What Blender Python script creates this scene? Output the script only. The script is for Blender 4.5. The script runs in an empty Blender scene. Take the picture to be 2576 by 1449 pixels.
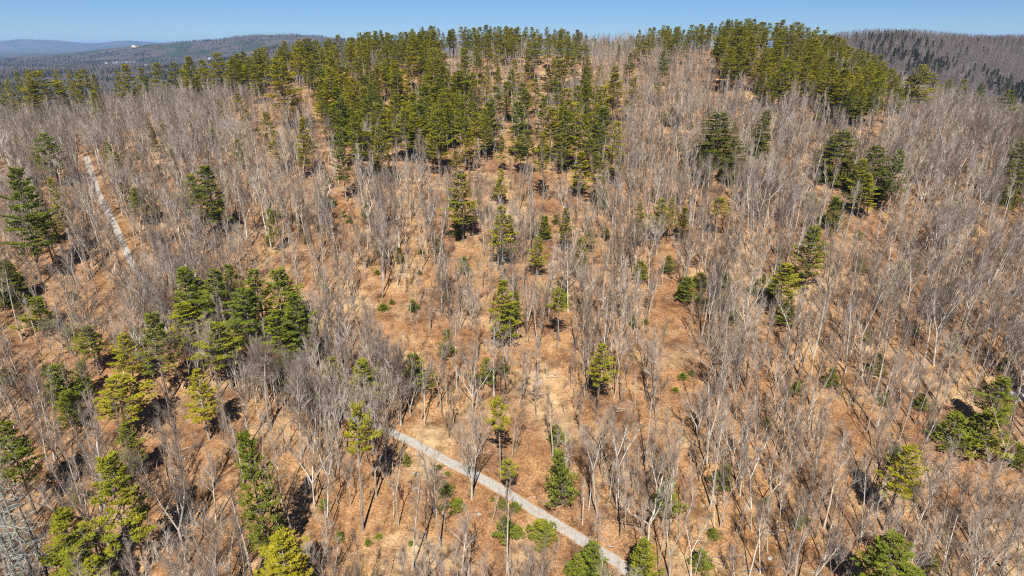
import bpy, math, random
import numpy as np
from mathutils import Vector, Matrix, Euler

# ------------------------------------------------------------------ scene, camera, light
sc = bpy.context.scene
col = sc.collection
CAMZ = 100.0
PITCH = math.radians(21.3)
FPX = 620.0                      # focal length in pixels of a 1024 px wide frame
cam_d = bpy.data.cameras.new('camera')
cam_d.sensor_width = 36.0
cam_d.lens = 36.0 * FPX / 1024.0
cam_d.clip_start = 1.0
cam_d.clip_end = 90000.0
cam = bpy.data.objects.new('camera', cam_d)
cam.location = (0, 0, CAMZ)
cam.rotation_euler = (math.pi / 2 - PITCH, 0, 0)
col.objects.link(cam)
sc.camera = cam

SUN_EL, SUN_AZ = math.radians(50), math.radians(-2)
world = bpy.data.worlds.new('World')
sc.world = world
world.use_nodes = True
wn = world.node_tree
bg = wn.nodes['Background']
sky = wn.nodes.new('ShaderNodeTexSky')
sky.sky_type = 'NISHITA'
sky.sun_disc = False
sky.sun_elevation = SUN_EL
sky.sun_rotation = math.pi + SUN_AZ
sky.altitude = 8000
sky.air_density = 2.1
sky.dust_density = 0.0
sky.ozone_density = 10.0
wn.links.new(sky.outputs[0], bg.inputs[0])
bg.inputs[1].default_value = 0.05

sl = bpy.data.lights.new('sun', 'SUN')
sl.energy = 5.0
sl.angle = math.radians(0.53)
sl.color = (1.0, 0.95, 0.87)
so = bpy.data.objects.new('sun', sl)
so.rotation_euler = (math.pi / 2 - SUN_EL, 0, SUN_AZ)
so.location = (0, -60, 200)
col.objects.link(so)

sc.view_settings.view_transform = 'Standard'
sc.view_settings.look = 'None'
sc.view_settings.gamma = 1.0
sc.view_settings.exposure = 0.86
sc.render.engine = 'CYCLES'
cy = sc.cycles
cy.use_denoising = False
cy.max_bounces = 4
cy.diffuse_bounces = 1
cy.glossy_bounces = 1
cy.transmission_bounces = 2
cy.volume_bounces = 0
cy.transparent_max_bounces = 4
cy.caustics_reflective = False
cy.caustics_refractive = False
cy.use_adaptive_sampling = False
cy.filter_width = 1.15

# ------------------------------------------------------------------ small helpers
R = math.radians
rng = np.random.default_rng(7)
rnd = random.Random(11)

def tag(o, label=None, cat=None, group=None, kind=None):
    if label: o['label'] = label
    if cat: o['category'] = cat
    if group: o['group'] = group
    if kind: o['kind'] = kind
    return o

def smooth(a, b, x):
    t = np.clip((x - a) / (b - a), 0, 1)
    return t * t * (3 - 2 * t)

def _hash(ix, iy, seed):
    with np.errstate(over='ignore'):
        h = (ix.astype(np.int64) * 374761393 + iy.astype(np.int64) * 668265263 + seed * 974634777) & 0xFFFFFFFF
        h = ((h ^ (h >> 13)) * 1274126177) & 0xFFFFFFFF
        return ((h ^ (h >> 16)) & 0xFFFF) / 65535.0

def vnoise(x, y, seed=0):
    x = np.asarray(x, float); y = np.asarray(y, float)
    ix = np.floor(x); iy = np.floor(y)
    fx = x - ix; fy = y - iy
    fx = fx * fx * (3 - 2 * fx); fy = fy * fy * (3 - 2 * fy)
    a = _hash(ix, iy, seed); b = _hash(ix + 1, iy, seed)
    c = _hash(ix, iy + 1, seed); d = _hash(ix + 1, iy + 1, seed)
    return (a + (b - a) * fx) * (1 - fy) + (c + (d - c) * fx) * fy - 0.5

def fbm(x, y, seed=0, n=3):
    s = 0; a = 1.0
    for k in range(n):
        s = s + a * vnoise(x * 2 ** k, y * 2 ** k, seed + k); a *= 0.5
    return s

# ------------------------------------------------------------------ terrain (heights relative to the camera)
CP = [(0, -60, -100), (-150, -60, -100), (150, -60, -100),
      (-150, 60, -90), (0, 60, -90), (150, 60, -91),
      (-160, 150, -67), (0, 150, -70), (160, 150, -70), (-300, 150, -72), (300, 150, -76),
      (0, 250, -46), (-200, 250, -49), (200, 250, -49), (-330, 250, -58), (330, 250, -62),
      (0, 350, -27), (100, 350, -24), (170, 350, -26), (250, 350, -38), (-100, 350, -29), (-240, 350, -39), (340, 350, -52), (-330, 330, -47),
      (0, 450, -7), (45, 470, -6), (-60, 450, -8), (-115, 440, -14), (-188, 400, -31), (165, 450, -3), (90, 450, -8), (222, 430, -20), (290, 430, -44),
      (380, 430, -60), (-270, 430, -50), (-380, 430, -66),
      (0, 500, -9), (165, 500, -6), (-80, 500, -13),
      (0, 600, -32), (165, 600, -30), (-200, 560, -62), (330, 600, -72), (-330, 600, -80),
      (0, 800, -75), (220, 800, -70), (-320, 800, -95), (480, 800, -75), (-600, 500, -95), (600, 500, -85), (-650, 800, -105)]
_cp = np.array(CP, float)
def _tps(r2):
    return np.where(r2 > 1e-9, 0.5 * r2 * np.log(np.maximum(r2, 1e-9)), 0.0)
_n = len(_cp); _S = 200.0
_P = _cp[:, :2] / _S
_K = _tps(((_P[:, None, :] - _P[None, :, :]) ** 2).sum(-1)) + np.eye(_n) * 0.02
_Q = np.c_[np.ones(_n), _P]
_A = np.block([[_K, _Q], [_Q.T, np.zeros((3, 3))]])
_W = np.linalg.solve(_A, np.r_[_cp[:, 2], 0, 0, 0])

def gauss(x, y, cx, cy, a, sx, sy):
    return a * np.exp(-((x - cx) / sx) ** 2 - ((y - cy) / sy) ** 2)

def far_z(x, y):
    z = -112 + 14 * fbm(x / 900, y / 900, 31)
    z = z + gauss(x, y, 640, 1190, 100, 330, 300) + gauss(x, y, 1350, 1450, 138, 620, 380)
    z = z + gauss(x, y, -830, 3050, 106, 520, 620) + gauss(x, y, 900, 3300, 110, 1500, 700)
    z = z + gauss(x, y, -2300, 5400, 138, 900, 700) + gauss(x, y, -3300, 6200, 118, 900, 700)
    z = z + gauss(x, y, -1500, 5200, 120, 700, 600)
    z = z + gauss(x, y, -12200, 16500, 212, 700, 1400) + gauss(x, y, -11200, 17000, 196, 1000, 1400)
    z = z + gauss(x, y, -9800, 17000, 182, 700, 1400) + gauss(x, y, -8600, 17500, 172, 1000, 1400)
    z = z + smooth(700, 1500, np.hypot(x, y)) * 10 * fbm(x / 260, y / 260, 41)
    return z

def hill_z(x, y):
    shp = np.shape(x)
    xf = np.ravel(x).astype(float); yf = np.ravel(y).astype(float)
    z = np.empty_like(xf)
    rr = np.hypot(xf, yf)
    near = rr < 1000
    z[:] = 0
    if near.any():
        p = np.c_[xf[near], yf[near]] / _S
        acc = _W[_n] + _W[_n + 1] * p[:, 0] + _W[_n + 2] * p[:, 1]
        for i in range(_n):
            acc = acc + _W[i] * _tps((p[:, 0] - _P[i, 0]) ** 2 + (p[:, 1] - _P[i, 1]) ** 2)
        z[near] = acc
    w = smooth(650, 930, rr)
    z = z * (1 - w) + far_z(xf, yf) * w
    return z.reshape(shp)

ROAD = None            # centre line in world metres, filled in below
TRACK = None
def line_dist(x, y, line):
    d = np.full(np.shape(x), 1e9)
    for (x0, y0), (x1, y1) in zip(line[:-1], line[1:]):
        dx, dy = x1 - x0, y1 - y0
        t = np.clip(((x - x0) * dx + (y - y0) * dy) / (dx * dx + dy * dy + 1e-9), 0, 1)
        d = np.minimum(d, np.hypot(x - x0 - t * dx, y - y0 - t * dy))
    return d

def ground_z(x, y):
    x = np.asarray(x, float); y = np.asarray(y, float)
    z = hill_z(x, y) + CAMZ
    r = np.hypot(x, y)
    amp = 1 - smooth(650, 930, r)
    rough = 2.6 * fbm(x / 42, y / 42, 3) + 0.55 * fbm(x / 7, y / 7, 9)
    if ROAD is not None:
        k = np.zeros(np.shape(x)) + 1.0
        for ln_ in (ROAD, TRACK):
            A_ = np.array(ln_)
            near = (x > A_[:, 0].min() - 9) & (x < A_[:, 0].max() + 9) & (y > A_[:, 1].min() - 9) & (y < A_[:, 1].max() + 9)
            if np.any(near): k[near] = np.minimum(k[near], smooth(2.2, 8.0, line_dist(x[near], y[near], ln_)))
        rough = rough * k + (1 - k) * 1.4 * fbm(x / 60, y / 60, 3, 1)
    return z + rough * amp

GRIDZ = None           # 1.5 m lookup of ground_z round the hill, filled once the roads are known
GX0, GY0, GST, GNX, GNY = -620.0, 20.0, 1.5, 828, 460
def fast_z(x, y):
    x = np.asarray(x, float); y = np.asarray(y, float)
    if GRIDZ is None: return ground_z(x, y)
    u = (x - GX0) / GST; v = (y - GY0) / GST
    ok = (u >= 0) & (u < GNX - 1.01) & (v >= 0) & (v < GNY - 1.01)
    out = np.empty(np.shape(x))
    if np.any(ok):
        uu, vv = u[ok], v[ok]; i = uu.astype(int); j = vv.astype(int); fu = uu - i; fv = vv - j
        out[ok] = (GRIDZ[j, i] * (1 - fu) + GRIDZ[j, i + 1] * fu) * (1 - fv) + (GRIDZ[j + 1, i] * (1 - fu) + GRIDZ[j + 1, i + 1] * fu) * fv
    if not np.all(ok): out[~ok] = ground_z(x[~ok], y[~ok])
    return out
def gz(x, y):
    return float(fast_z(np.array([x]), np.array([y]))[0])

# image point (photograph laid out 2575 wide) -> ray, ground point; ground point -> image
CP_, SP_ = math.cos(PITCH), math.sin(PITCH)
K = 1024.0 / 2575.0
def ray(px, py):
    xc = (px * K - 512) / FPX; yc = (288 - py * K) / FPX
    return np.array([xc, CP_ + yc * SP_, -SP_ + yc * CP_])
_T = np.geomspace(45, 9000, 900)
def hit(px, py):
    d = ray(px, py)
    tt = _T[:520] if GRIDZ is not None else _T
    zz = CAMZ + d[2] * tt - fast_z(d[0] * tt, d[1] * tt)
    i = np.argmax(zz < 0)
    if zz[i] >= 0 and len(tt) < len(_T):
        tt = _T[519:]; zz = CAMZ + d[2] * tt - ground_z(d[0] * tt, d[1] * tt); i = np.argmax(zz < 0)
    if zz[i] >= 0: return None
    if i == 0: i = 1
    f = zz[i - 1] / (zz[i - 1] - zz[i])
    t = tt[i - 1] + f * (tt[i] - tt[i - 1])
    return d[0] * t, d[1] * t, t          # t is depth along the camera axis
def to_img(x, y, z):
    zz = z - CAMZ
    dep = y * CP_ - zz * SP_
    up = y * SP_ + zz * CP_
    return (512 + FPX * x / dep) / K, (288 - FPX * up / dep) / K, dep

# ------------------------------------------------------------------ materials
def mat(name):
    m = bpy.data.materials.new(name); m.use_nodes = True
    nt = m.node_tree
    return m, nt, nt.nodes['Principled BSDF'], nt.nodes['Material Output']
def N(nt, t, **kw):
    n = nt.nodes.new(t)
    for k, v in kw.items(): setattr(n, k, v)
    return n
def ramp(nt, stops):
    r = N(nt, 'ShaderNodeValToRGB')
    e = r.color_ramp.elements
    while len(e) < len(stops): e.new(0.5)
    for i, (p, c) in enumerate(stops):
        e[i].position = p; e[i].color = (*c, 1)
    return r
def noise(nt, vec, scale, detail=4, rough=0.6):
    n = N(nt, 'ShaderNodeTexNoise')
    n.inputs['Scale'].default_value = scale
    n.inputs['Detail'].default_value = detail
    n.inputs['Roughness'].default_value = rough
    if vec is not None: nt.links.new(vec, n.inputs['Vector'])
    return n
def mixc(nt, fac, a, b, mode='MIX'):
    m = N(nt, 'ShaderNodeMix', data_type='RGBA', blend_type=mode)
    for s, v in ((m.inputs[0], fac), (m.inputs[6], a), (m.inputs[7], b)):
        if isinstance(v, (int, float)): s.default_value = v
        elif isinstance(v, tuple): s.default_value = (*v, 1)
        else: nt.links.new(v, s)
    return m.outputs[2]
def dull(p, rough=0.9):
    p.inputs['Roughness'].default_value = rough
    p.inputs['Specular IOR Level'].default_value = 0.15

def ground_material():
    m, nt, p, out = mat('leaf_litter')
    geo = N(nt, 'ShaderNodeNewGeometry')
    pos = geo.outputs['Position']
    big = noise(nt, pos, 0.035, 4)
    mid = noise(nt, pos, 0.35, 5, 0.65)
    fine = noise(nt, pos, 2.6, 5, 0.75)
    litter = ramp(nt, [(0.30, (0.085, 0.046, 0.026)), (0.43, (0.24, 0.128, 0.060)), (0.56, (0.38, 0.220, 0.108)), (0.72, (0.56, 0.395, 0.23))])
    nt.links.new(fine.outputs[0], litter.inputs[0])
    straw = ramp(nt, [(0.30, (0.20, 0.125, 0.066)), (0.45, (0.38, 0.26, 0.145)), (0.60, (0.52, 0.375, 0.225)), (0.75, (0.64, 0.50, 0.33))])
    nt.links.new(fine.outputs[0], straw.inputs[0])
    sn = noise(nt, pos, 0.075, 6, 0.68)
    sm = ramp(nt, [(0.50, (0, 0, 0)), (0.64, (1, 1, 1))]); nt.links.new(sn.outputs[0], sm.inputs[0])
    lit = mixc(nt, sm.outputs[0], litter.outputs[0], straw.outputs[0])
    t1 = ramp(nt, [(0.30, (0.42, 0.40, 0.40)), (0.46, (0.86, 0.84, 0.82)), (0.58, (1.0, 1.0, 1.0)), (0.75, (1.16, 1.18, 1.16))])
    nt.links.new(mid.outputs[0], t1.inputs[0])
    c = mixc(nt, 1.0, lit, t1.outputs[0], 'MULTIPLY')
    damp = noise(nt, pos, 0.12, 6, 0.7)
    t3 = ramp(nt, [(0.36, (0.50, 0.46, 0.44)), (0.48, (0.92, 0.90, 0.89)), (0.64, (1.14, 1.14, 1.1))])
    nt.links.new(damp.outputs[0], t3.inputs[0])
    c = mixc(nt, 1.0, c, t3.outputs[0], 'MULTIPLY')
    t2 = ramp(nt, [(0.38, (0.80, 0.74, 0.72)), (0.62, (1.06, 1.05, 1.0))])
    nt.links.new(big.outputs[0], t2.inputs[0])
    c = mixc(nt, 1.0, c, t2.outputs[0], 'MULTIPLY')
    gr = noise(nt, pos, 0.2, 5, 0.75)
    gm = ramp(nt, [(0.60, (0, 0, 0)), (0.72, (0.55, 0.55, 0.55))]); nt.links.new(gr.outputs[0], gm.inputs[0])
    c = mixc(nt, gm.outputs[0], c, (0.27, 0.215, 0.12))
    # distant valley floor: winter woods and dark conifer patches too far away to tell apart
    sep = N(nt, 'ShaderNodeSeparateXYZ'); nt.links.new(pos, sep.inputs[0])
    ln = N(nt, 'ShaderNodeVectorMath', operation='LENGTH'); nt.links.new(pos, ln.inputs[0])
    mr = N(nt, 'ShaderNodeMapRange'); nt.links.new(ln.outputs['Value'], mr.inputs[0])
    mr.inputs[1].default_value = 560; mr.inputs[2].default_value = 760
    v1 = noise(nt, pos, 0.0035, 5, 0.65)
    v2 = noise(nt, pos, 0.03, 4, 0.7)
    va = ramp(nt, [(0.3, (0.05, 0.042, 0.042)), (0.6, (0.09, 0.072, 0.068)), (0.8, (0.13, 0.105, 0.095))])
    nt.links.new(v2.outputs[0], va.inputs[0])
    vm = ramp(nt, [(0.46, (0, 0, 0)), (0.56, (1, 1, 1))]); nt.links.new(v1.outputs[0], vm.inputs[0])
    vc = mixc(nt, vm.outputs[0], va.outputs[0], (0.028, 0.04, 0.024))
    c = mixc(nt, mr.outputs[0], c, vc)
    nt.links.new(c, p.inputs['Base Color'])
    dull(p, 0.95)
    b = N(nt, 'ShaderNodeBump'); b.inputs['Strength'].default_value = 0.9; b.inputs['Distance'].default_value = 0.25
    nt.links.new(fine.outputs[0], b.inputs['Height'])
    nt.links.new(b.outputs[0], p.inputs['Normal'])
    return m

def road_material():
    m, nt, p, out = mat('gravel')
    tc = N(nt, 'ShaderNodeUVMap')
    geo = N(nt, 'ShaderNodeNewGeometry'); pos = geo.outputs['Position']
    f = noise(nt, pos, 3.0, 5, 0.7)
    r = ramp(nt, [(0.3, (0.20, 0.185, 0.165)), (0.5, (0.30, 0.28, 0.25)), (0.7, (0.40, 0.375, 0.345))])
    nt.links.new(f.outputs[0], r.inputs[0])
    sep = N(nt, 'ShaderNodeSeparateXYZ'); nt.links.new(tc.outputs[0], sep.inputs[0])
    g = noise(nt, pos, 0.9, 4, 0.7)
    # leaves lie along the verge and the middle of the track, wheel lines are swept clean
    ab = N(nt, 'ShaderNodeMath', operation='SUBTRACT'); nt.links.new(sep.outputs[0], ab.inputs[0]); ab.inputs[1].default_value = 0.5
    a2 = N(nt, 'ShaderNodeMath', operation='ABSOLUTE'); nt.links.new(ab.outputs[0], a2.inputs[0])
    cr = ramp(nt, [(0.0, (0.36, 0.36, 0.36)), (0.12, (0.12, 0.12, 0.12)), (0.30, (0.08, 0.08, 0.08)), (0.5, (0.68, 0.68, 0.68))])
    nt.links.new(a2.outputs[0], cr.inputs[0])
    th = N(nt, 'ShaderNodeMath', operation='ADD'); nt.links.new(cr.outputs[0], th.inputs[0]); nt.links.new(g.outputs[0], th.inputs[1])
    mm = ramp(nt, [(0.78, (0, 0, 0)), (0.98, (1, 1, 1))]); nt.links.new(th.outputs[0], mm.inputs[0])
    c = mixc(nt, mm.outputs[0], r.outputs[0], (0.30, 0.18, 0.09))
    nt.links.new(c, p.inputs['Base Color']); dull(p, 0.95)
    b = N(nt, 'ShaderNodeBump'); b.inputs['Strength'].default_value = 0.5; b.inputs['Distance'].default_value = 0.1
    nt.links.new(f.outputs[0], b.inputs['Height']); nt.links.new(b.outputs[0], p.inputs['Normal'])
    return m

def bark_material(name, stops, scale=1.2, stretch=0.35):
    m, nt, p, out = mat(name)
    tc = N(nt, 'ShaderNodeTexCoord')
    mp = N(nt, 'ShaderNodeMapping'); mp.inputs['Scale'].default_value = (1, 1, stretch)
    nt.links.new(tc.outputs['Object'], mp.inputs[0])
    f = noise(nt, mp.outputs[0], scale, 4, 0.65)
    r = ramp(nt, stops); nt.links.new(f.outputs[0], r.inputs[0])
    oi = N(nt, 'ShaderNodeObjectInfo')
    v = ramp(nt, [(0.0, (0.42, 0.38, 0.35)), (0.3, (0.72, 0.68, 0.64)), (0.6, (0.98, 0.97, 0.96)), (0.85, (1.15, 1.16, 1.15)), (1.0, (1.35, 1.36, 1.34))])
    nt.links.new(oi.outputs['Random'], v.inputs[0])
    c = mixc(nt, 1.0, r.outputs[0], v.outputs[0], 'MULTIPLY')
    nt.links.new(c, p.inputs['Base Color']); dull(p, 0.9)
    return m

def needle_material(name, cols, trans=0.35):
    m, nt, p, out = mat(name)
    oi = N(nt, 'ShaderNodeObjectInfo')
    r = ramp(nt, [(i / max(1, len(cols) - 1), c) for i, c in enumerate(cols)])
    nt.links.new(oi.outputs['Random'], r.inputs[0])
    tc = N(nt, 'ShaderNodeTexCoord')
    f = noise(nt, tc.outputs['Object'], 0.9, 3, 0.6)
    v = ramp(nt, [(0.3, (0.62, 0.70, 0.78)), (0.7, (1.3, 1.22, 0.98))]); nt.links.new(f.outputs[0], v.inputs[0])
    c = mixc(nt, 1.0, r.outputs[0], v.outputs[0], 'MULTIPLY')
    nt.links.new(c, p.inputs['Base Color']); dull(p, 0.7)
    tr = N(nt, 'ShaderNodeBsdfTranslucent'); nt.links.new(c, tr.inputs[0])
    ms = N(nt, 'ShaderNodeMixShader'); ms.inputs[0].default_value = trans
    nt.links.new(p.outputs[0], ms.inputs[1]); nt.links.new(tr.outputs[0], ms.inputs[2])
    nt.links.new(ms.outputs[0], out.inputs['Surface'])
    return m

def rock_material():
    m, nt, p, out = mat('granite')
    tc = N(nt, 'ShaderNodeTexCoord')
    f = noise(nt, tc.outputs['Object'], 2.2, 6, 0.7)
    r = ramp(nt, [(0.3, (0.16, 0.145, 0.125)), (0.52, (0.31, 0.285, 0.25)), (0.75, (0.42, 0.39, 0.34))])
    nt.links.new(f.outputs[0], r.inputs[0]); nt.links.new(r.outputs[0], p.inputs['Base Color']); dull(p)
    b = N(nt, 'ShaderNodeBump'); b.inputs['Strength'].default_value = 0.6; nt.links.new(f.outputs[0], b.inputs['Height'])
    nt.links.new(b.outputs[0], p.inputs['Normal'])
    return m
def plain(name, c, rough=0.8):
    m, nt, p, out = mat(name)
    tc = N(nt, 'ShaderNodeTexCoord')
    f = noise(nt, tc.outputs['Object'], 0.6, 4)
    v = ramp(nt, [(0.3, tuple(0.85 * k for k in c)), (0.7, tuple(min(0.9, 1.1 * k) for k in c))])
    nt.links.new(f.outputs[0], v.inputs[0]); nt.links.new(v.outputs[0], p.inputs['Base Color']); dull(p, rough)
    return m

M = {}
M['ground'] = ground_material()
M['road'] = road_material()
M['bark'] = bark_material('grey_bark', [(0.3, (0.19, 0.162, 0.135)), (0.5, (0.39, 0.352, 0.30)), (0.7, (0.54, 0.50, 0.435))])
M['twig'] = bark_material('twig_bark', [(0.3, (0.20, 0.158, 0.126)), (0.5, (0.295, 0.24, 0.196)), (0.7, (0.385, 0.325, 0.272))], 0.5, 1.0)
M['brush'] = bark_material('brush_bark', [(0.3, (0.15, 0.10, 0.07)), (0.5, (0.21, 0.145, 0.105)), (0.7, (0.27, 0.195, 0.145))], 0.5, 1.0)
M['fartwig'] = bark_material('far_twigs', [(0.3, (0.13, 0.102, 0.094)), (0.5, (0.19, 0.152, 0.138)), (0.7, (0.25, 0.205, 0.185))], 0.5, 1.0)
M['birch'] = bark_material('birch_bark', [(0.36, (0.24, 0.22, 0.2)), (0.48, (0.56, 0.53, 0.48)), (0.7, (0.74, 0.72, 0.67))], 2.5, 1.5)
M['pinebark'] = bark_material('pine_bark', [(0.3, (0.13, 0.11, 0.095)), (0.5, (0.24, 0.21, 0.18)), (0.7, (0.33, 0.30, 0.26))])
M['deadwood'] = bark_material('dead_wood', [(0.3, (0.13, 0.14, 0.125)), (0.5, (0.21, 0.22, 0.20)), (0.7, (0.29, 0.295, 0.27))])
M['pine'] = needle_material('pine_needles', [(0.24, 0.265, 0.028), (0.29, 0.295, 0.026), (0.35, 0.33, 0.024), (0.41, 0.365, 0.024)])
M['ridgepine'] = needle_material('olive_pine_needles', [(0.24, 0.245, 0.022), (0.31, 0.295, 0.022), (0.37, 0.33, 0.022), (0.43, 0.365, 0.022)])  # ridge pines have yellower, olive needles of their own
M['greenpine'] = needle_material('green_pine_needles', [(0.19, 0.225, 0.030), (0.225, 0.25, 0.028), (0.26, 0.27, 0.026)])
M['hemlock'] = needle_material('hemlock_needles', [(0.14, 0.155, 0.022), (0.18, 0.185, 0.022)])
M['rust'] = needle_material('browned_needles', [(0.28, 0.11, 0.02), (0.32, 0.13, 0.025)])
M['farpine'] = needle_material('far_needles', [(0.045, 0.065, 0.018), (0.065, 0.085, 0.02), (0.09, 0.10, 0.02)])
M['rock'] = rock_material()
M['white'] = plain('white_clapboard', (0.78, 0.77, 0.74))
M['grey'] = plain('grey_shingle', (0.25, 0.25, 0.26))
M['redroof'] = plain('red_roof', (0.4, 0.12, 0.08))
M['field'] = plain('dry_field', (0.36, 0.25, 0.15))
M['glass'] = plain('dark_glass', (0.04, 0.045, 0.05), 0.2)

# ------------------------------------------------------------------ mesh building
class MB:
    def __init__(s): s.v = []; s.f = []; s.m = []
    def tube(s, pts, rad, n=5, mi=0, cap=False):
        base = len(s.v)
        k = len(pts)
        for i in range(k):
            p = pts[i]
            d = (pts[min(i + 1, k - 1)] - pts[max(i - 1, 0)])
            if d.length < 1e-6: d = Vector((0, 0, 1))
            d.normalize()
            u = d.cross(Vector((0.31, 0.95, 0.05)))
            if u.length < 0.05: u = d.cross(Vector((1, 0, 0)))
            u.normalize(); w = d.cross(u)
            if i == k - 1 and rad[i] <= 0.0015:
                s.v.append(tuple(p)); break
            for j in range(n):
                a = 2 * math.pi * j / n
                q = p + (u * math.cos(a) + w * math.sin(a)) * rad[i]
                s.v.append(tuple(q))
        tip = rad[-1] <= 0.0015
        for i in range(k - 1):
            a = base + i * n
            if i == k - 2 and tip:
                t = base + (k - 1) * n
                for j in range(n): s.f.append((a + j, a + (j + 1) % n, t)); s.m.append(mi)
            else:
                for j in range(n): s.f.append((a + j, a + (j + 1) % n, a + n + (j + 1) % n, a + n + j)); s.m.append(mi)
        if cap and not tip:
            a = base + (k - 1) * n
            s.f.append(tuple(a + j for j in range(n))); s.m.append(mi)
    def cone(s, p, d, L, r, mi=0):
        u = d.cross(Vector((0.31, 0.95, 0.05)))
        if u.length < 0.05: u = d.cross(Vector((1, 0, 0)))
        u.normalize(); w = d.cross(u)
        b = len(s.v)
        s.v += [tuple(p + u * r), tuple(p - u * (0.5 * r) + w * (0.87 * r)), tuple(p - u * (0.5 * r) - w * (0.87 * r)), tuple(p + d * L)]
        s.f += [(b, b + 1, b + 3), (b + 1, b + 2, b + 3), (b + 2, b, b + 3)]; s.m += [mi] * 3
    def tri(s, a, b, c, mi=0):
        k = len(s.v); s.v += [tuple(a), tuple(b), tuple(c)]; s.f.append((k, k + 1, k + 2)); s.m.append(mi)
    def box(s, x0, x1, y0, y1, z0, z1, mi=0):
        b = len(s.v)
        s.v += [(x, y, z) for z in (z0, z1) for y in (y0, y1) for x in (x0, x1)]
        for f in ((0, 2, 3, 1), (4, 5, 7, 6), (0, 1, 5, 4), (2, 6, 7, 3), (0, 4, 6, 2), (1, 3, 7, 5)):
            s.f.append(tuple(b + i for i in f)); s.m.append(mi)
    def mesh(s, name, mats):
        me = bpy.data.meshes.new(name)
        me.from_pydata(s.v, [], s.f)
        for m in mats: me.materials.append(m)
        if len(mats) > 1: me.polygons.foreach_set('material_index', s.m)
        me.update()
        return me
def joined(a, b):
    j = MB(); j.v = a.v + b.v; o = len(a.v)
    j.f = a.f + [tuple(i + o for i in f) for f in b.f]
    ma = max(a.m) + 1 if a.m else 1
    j.m = a.m + [m + ma for m in b.m]
    return j

def ang(az, el):
    return Vector((math.cos(az) * math.cos(el), math.sin(az) * math.cos(el), math.sin(el)))
def bend(g, p, d, L, n, jit, up):
    pts = [p.copy()]; d = d.copy()
    for i in range(n):
        d = (d + Vector((g.uniform(-jit, jit), g.uniform(-jit, jit), g.uniform(-jit, jit) + up))).normalized()
        pts.append(pts[-1] + d * (L / n))
    return pts
def along(pts, t):
    k = t * (len(pts) - 1); i = min(int(k), len(pts) - 2); f = k - i
    return pts[i].lerp(pts[i + 1], f), (pts[i + 1] - pts[i]).normalized()

# ---- leafless broadleaf tree: returns trunk (bole and limbs) and crown (branches and twigs)
def bare_tree(seed, H, crown_r, clear=0.45, forks=1, n_limb=13, twig=6, r0=None, rise=0.0, lean=0.03, tw_r=0.0105, dens=1.15):
    g = random.Random(seed)
    T, C = MB(), MB()
    r0 = r0 or H * 0.0095
    az0 = g.uniform(0, 6.28)
    leaders = []
    base = bend(g, Vector((0, 0, -0.8)), (Vector((0, 0, 1)) + ang(az0, 0) * lean).normalized(), H * (0.97 if forks == 1 else clear) + 0.8, 7, 0.035, 0.03)
    n = len(base)
    if forks == 1:
        T.tube(base, [r0 * (1.35 if i == 0 else 1) * (1 - 0.92 * (i / (n - 1)) ** 1.1) + 0.012 for i in range(n)], 6)
        leaders.append((base, clear, r0))
    else:
        T.tube(base, [r0 * (1.35 if i == 0 else 1) * (1 - 0.3 * i / (n - 1)) for i in range(n)], 6)
        for k in range(forks):
            a = az0 + 6.28 * k / forks + g.uniform(-0.5, 0.5)
            d = ang(a, R(g.uniform(58, 76)))
            ln = H * (1 - clear) * g.uniform(0.85, 1.05)
            ld = bend(g, base[-1], d, ln, 6, 0.09, 0.06)
            rr = r0 * 0.62
            T.tube([base[-1] - Vector((0, 0, 0.3))] + ld[1:], [rr * (1 - 0.92 * i / 6) + 0.012 for i in range(7)], 5)
            leaders.append((ld, 0.15, rr))
    for (ld, c0, lr) in leaders:
        nl = max(4, int(n_limb / len(leaders) + 0.5))
        a = g.uniform(0, 6.28)
        for i in range(nl):
            t = c0 + (0.97 - c0) * ((i + g.uniform(0.1, 0.9)) / nl)
            s = (t - c0) / (1 - c0)
            p, dd = along(ld, t)
            a += 2.4 + g.uniform(-0.5, 0.5)
            el = R(41 + 26 * s + rise + g.uniform(-14, 14))
            d = (ang(a, el) + dd * 0.25).normalized()
            L = 0.95 * crown_r * (1.05 - 0.62 * s ** 1.3) * (0.62 + 0.38 * min(1, s * 4)) * g.uniform(0.7, 1.25)
            rl = min(lr * 0.45, max(0.03, L * 0.0135))
            limb = bend(g, p, d, L, 5, 0.16, 0.06)
            T.tube(limb, [rl * (1 - 0.86 * k / 5) + 0.006 for k in range(6)], 4)
            n2 = max(3, int((3.2 + L * 1.5) * dens))
            for j in range(n2):
                t2 = 0.22 + 0.76 * (j + g.uniform(0.1, 0.9)) / n2
                p2, d2 = along(limb, t2)
                side = d2.cross(Vector((g.uniform(-1, 1), g.uniform(-1, 1), g.uniform(-1, 1)))).normalized()
                dd2 = (d2 * 0.75 + side * g.uniform(0.4, 0.85) + Vector((0, 0, 0.36))).normalized()
                L2 = (0.45 + L * 0.36 * (1.15 - 0.6 * t2)) * g.uniform(0.7, 1.25)
                br = bend(g, p2, dd2, L2, 3, 0.2, 0.07)
                C.tube(br, [0.034, 0.028, 0.02, 0.008], 3)
                n3 = max(3, int(twig * (0.75 + L2 * 0.55) * dens))
                for q in range(n3):
                    t3 = 0.15 + 0.85 * (q + g.random()) / n3
                    p3, d3 = along(br, t3)
                    sd = d3.cross(Vector((g.uniform(-1, 1), g.uniform(-1, 1), g.uniform(-1, 1))))
                    d4 = (d3 * 0.8 + sd.normalized() * g.uniform(0.25, 0.75) + Vector((0, 0, 0.38))).normalized()
                    C.cone(p3, d4, g.uniform(0.55, 1.6), tw_r * g.uniform(0.8, 1.3))
    return T, C

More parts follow.
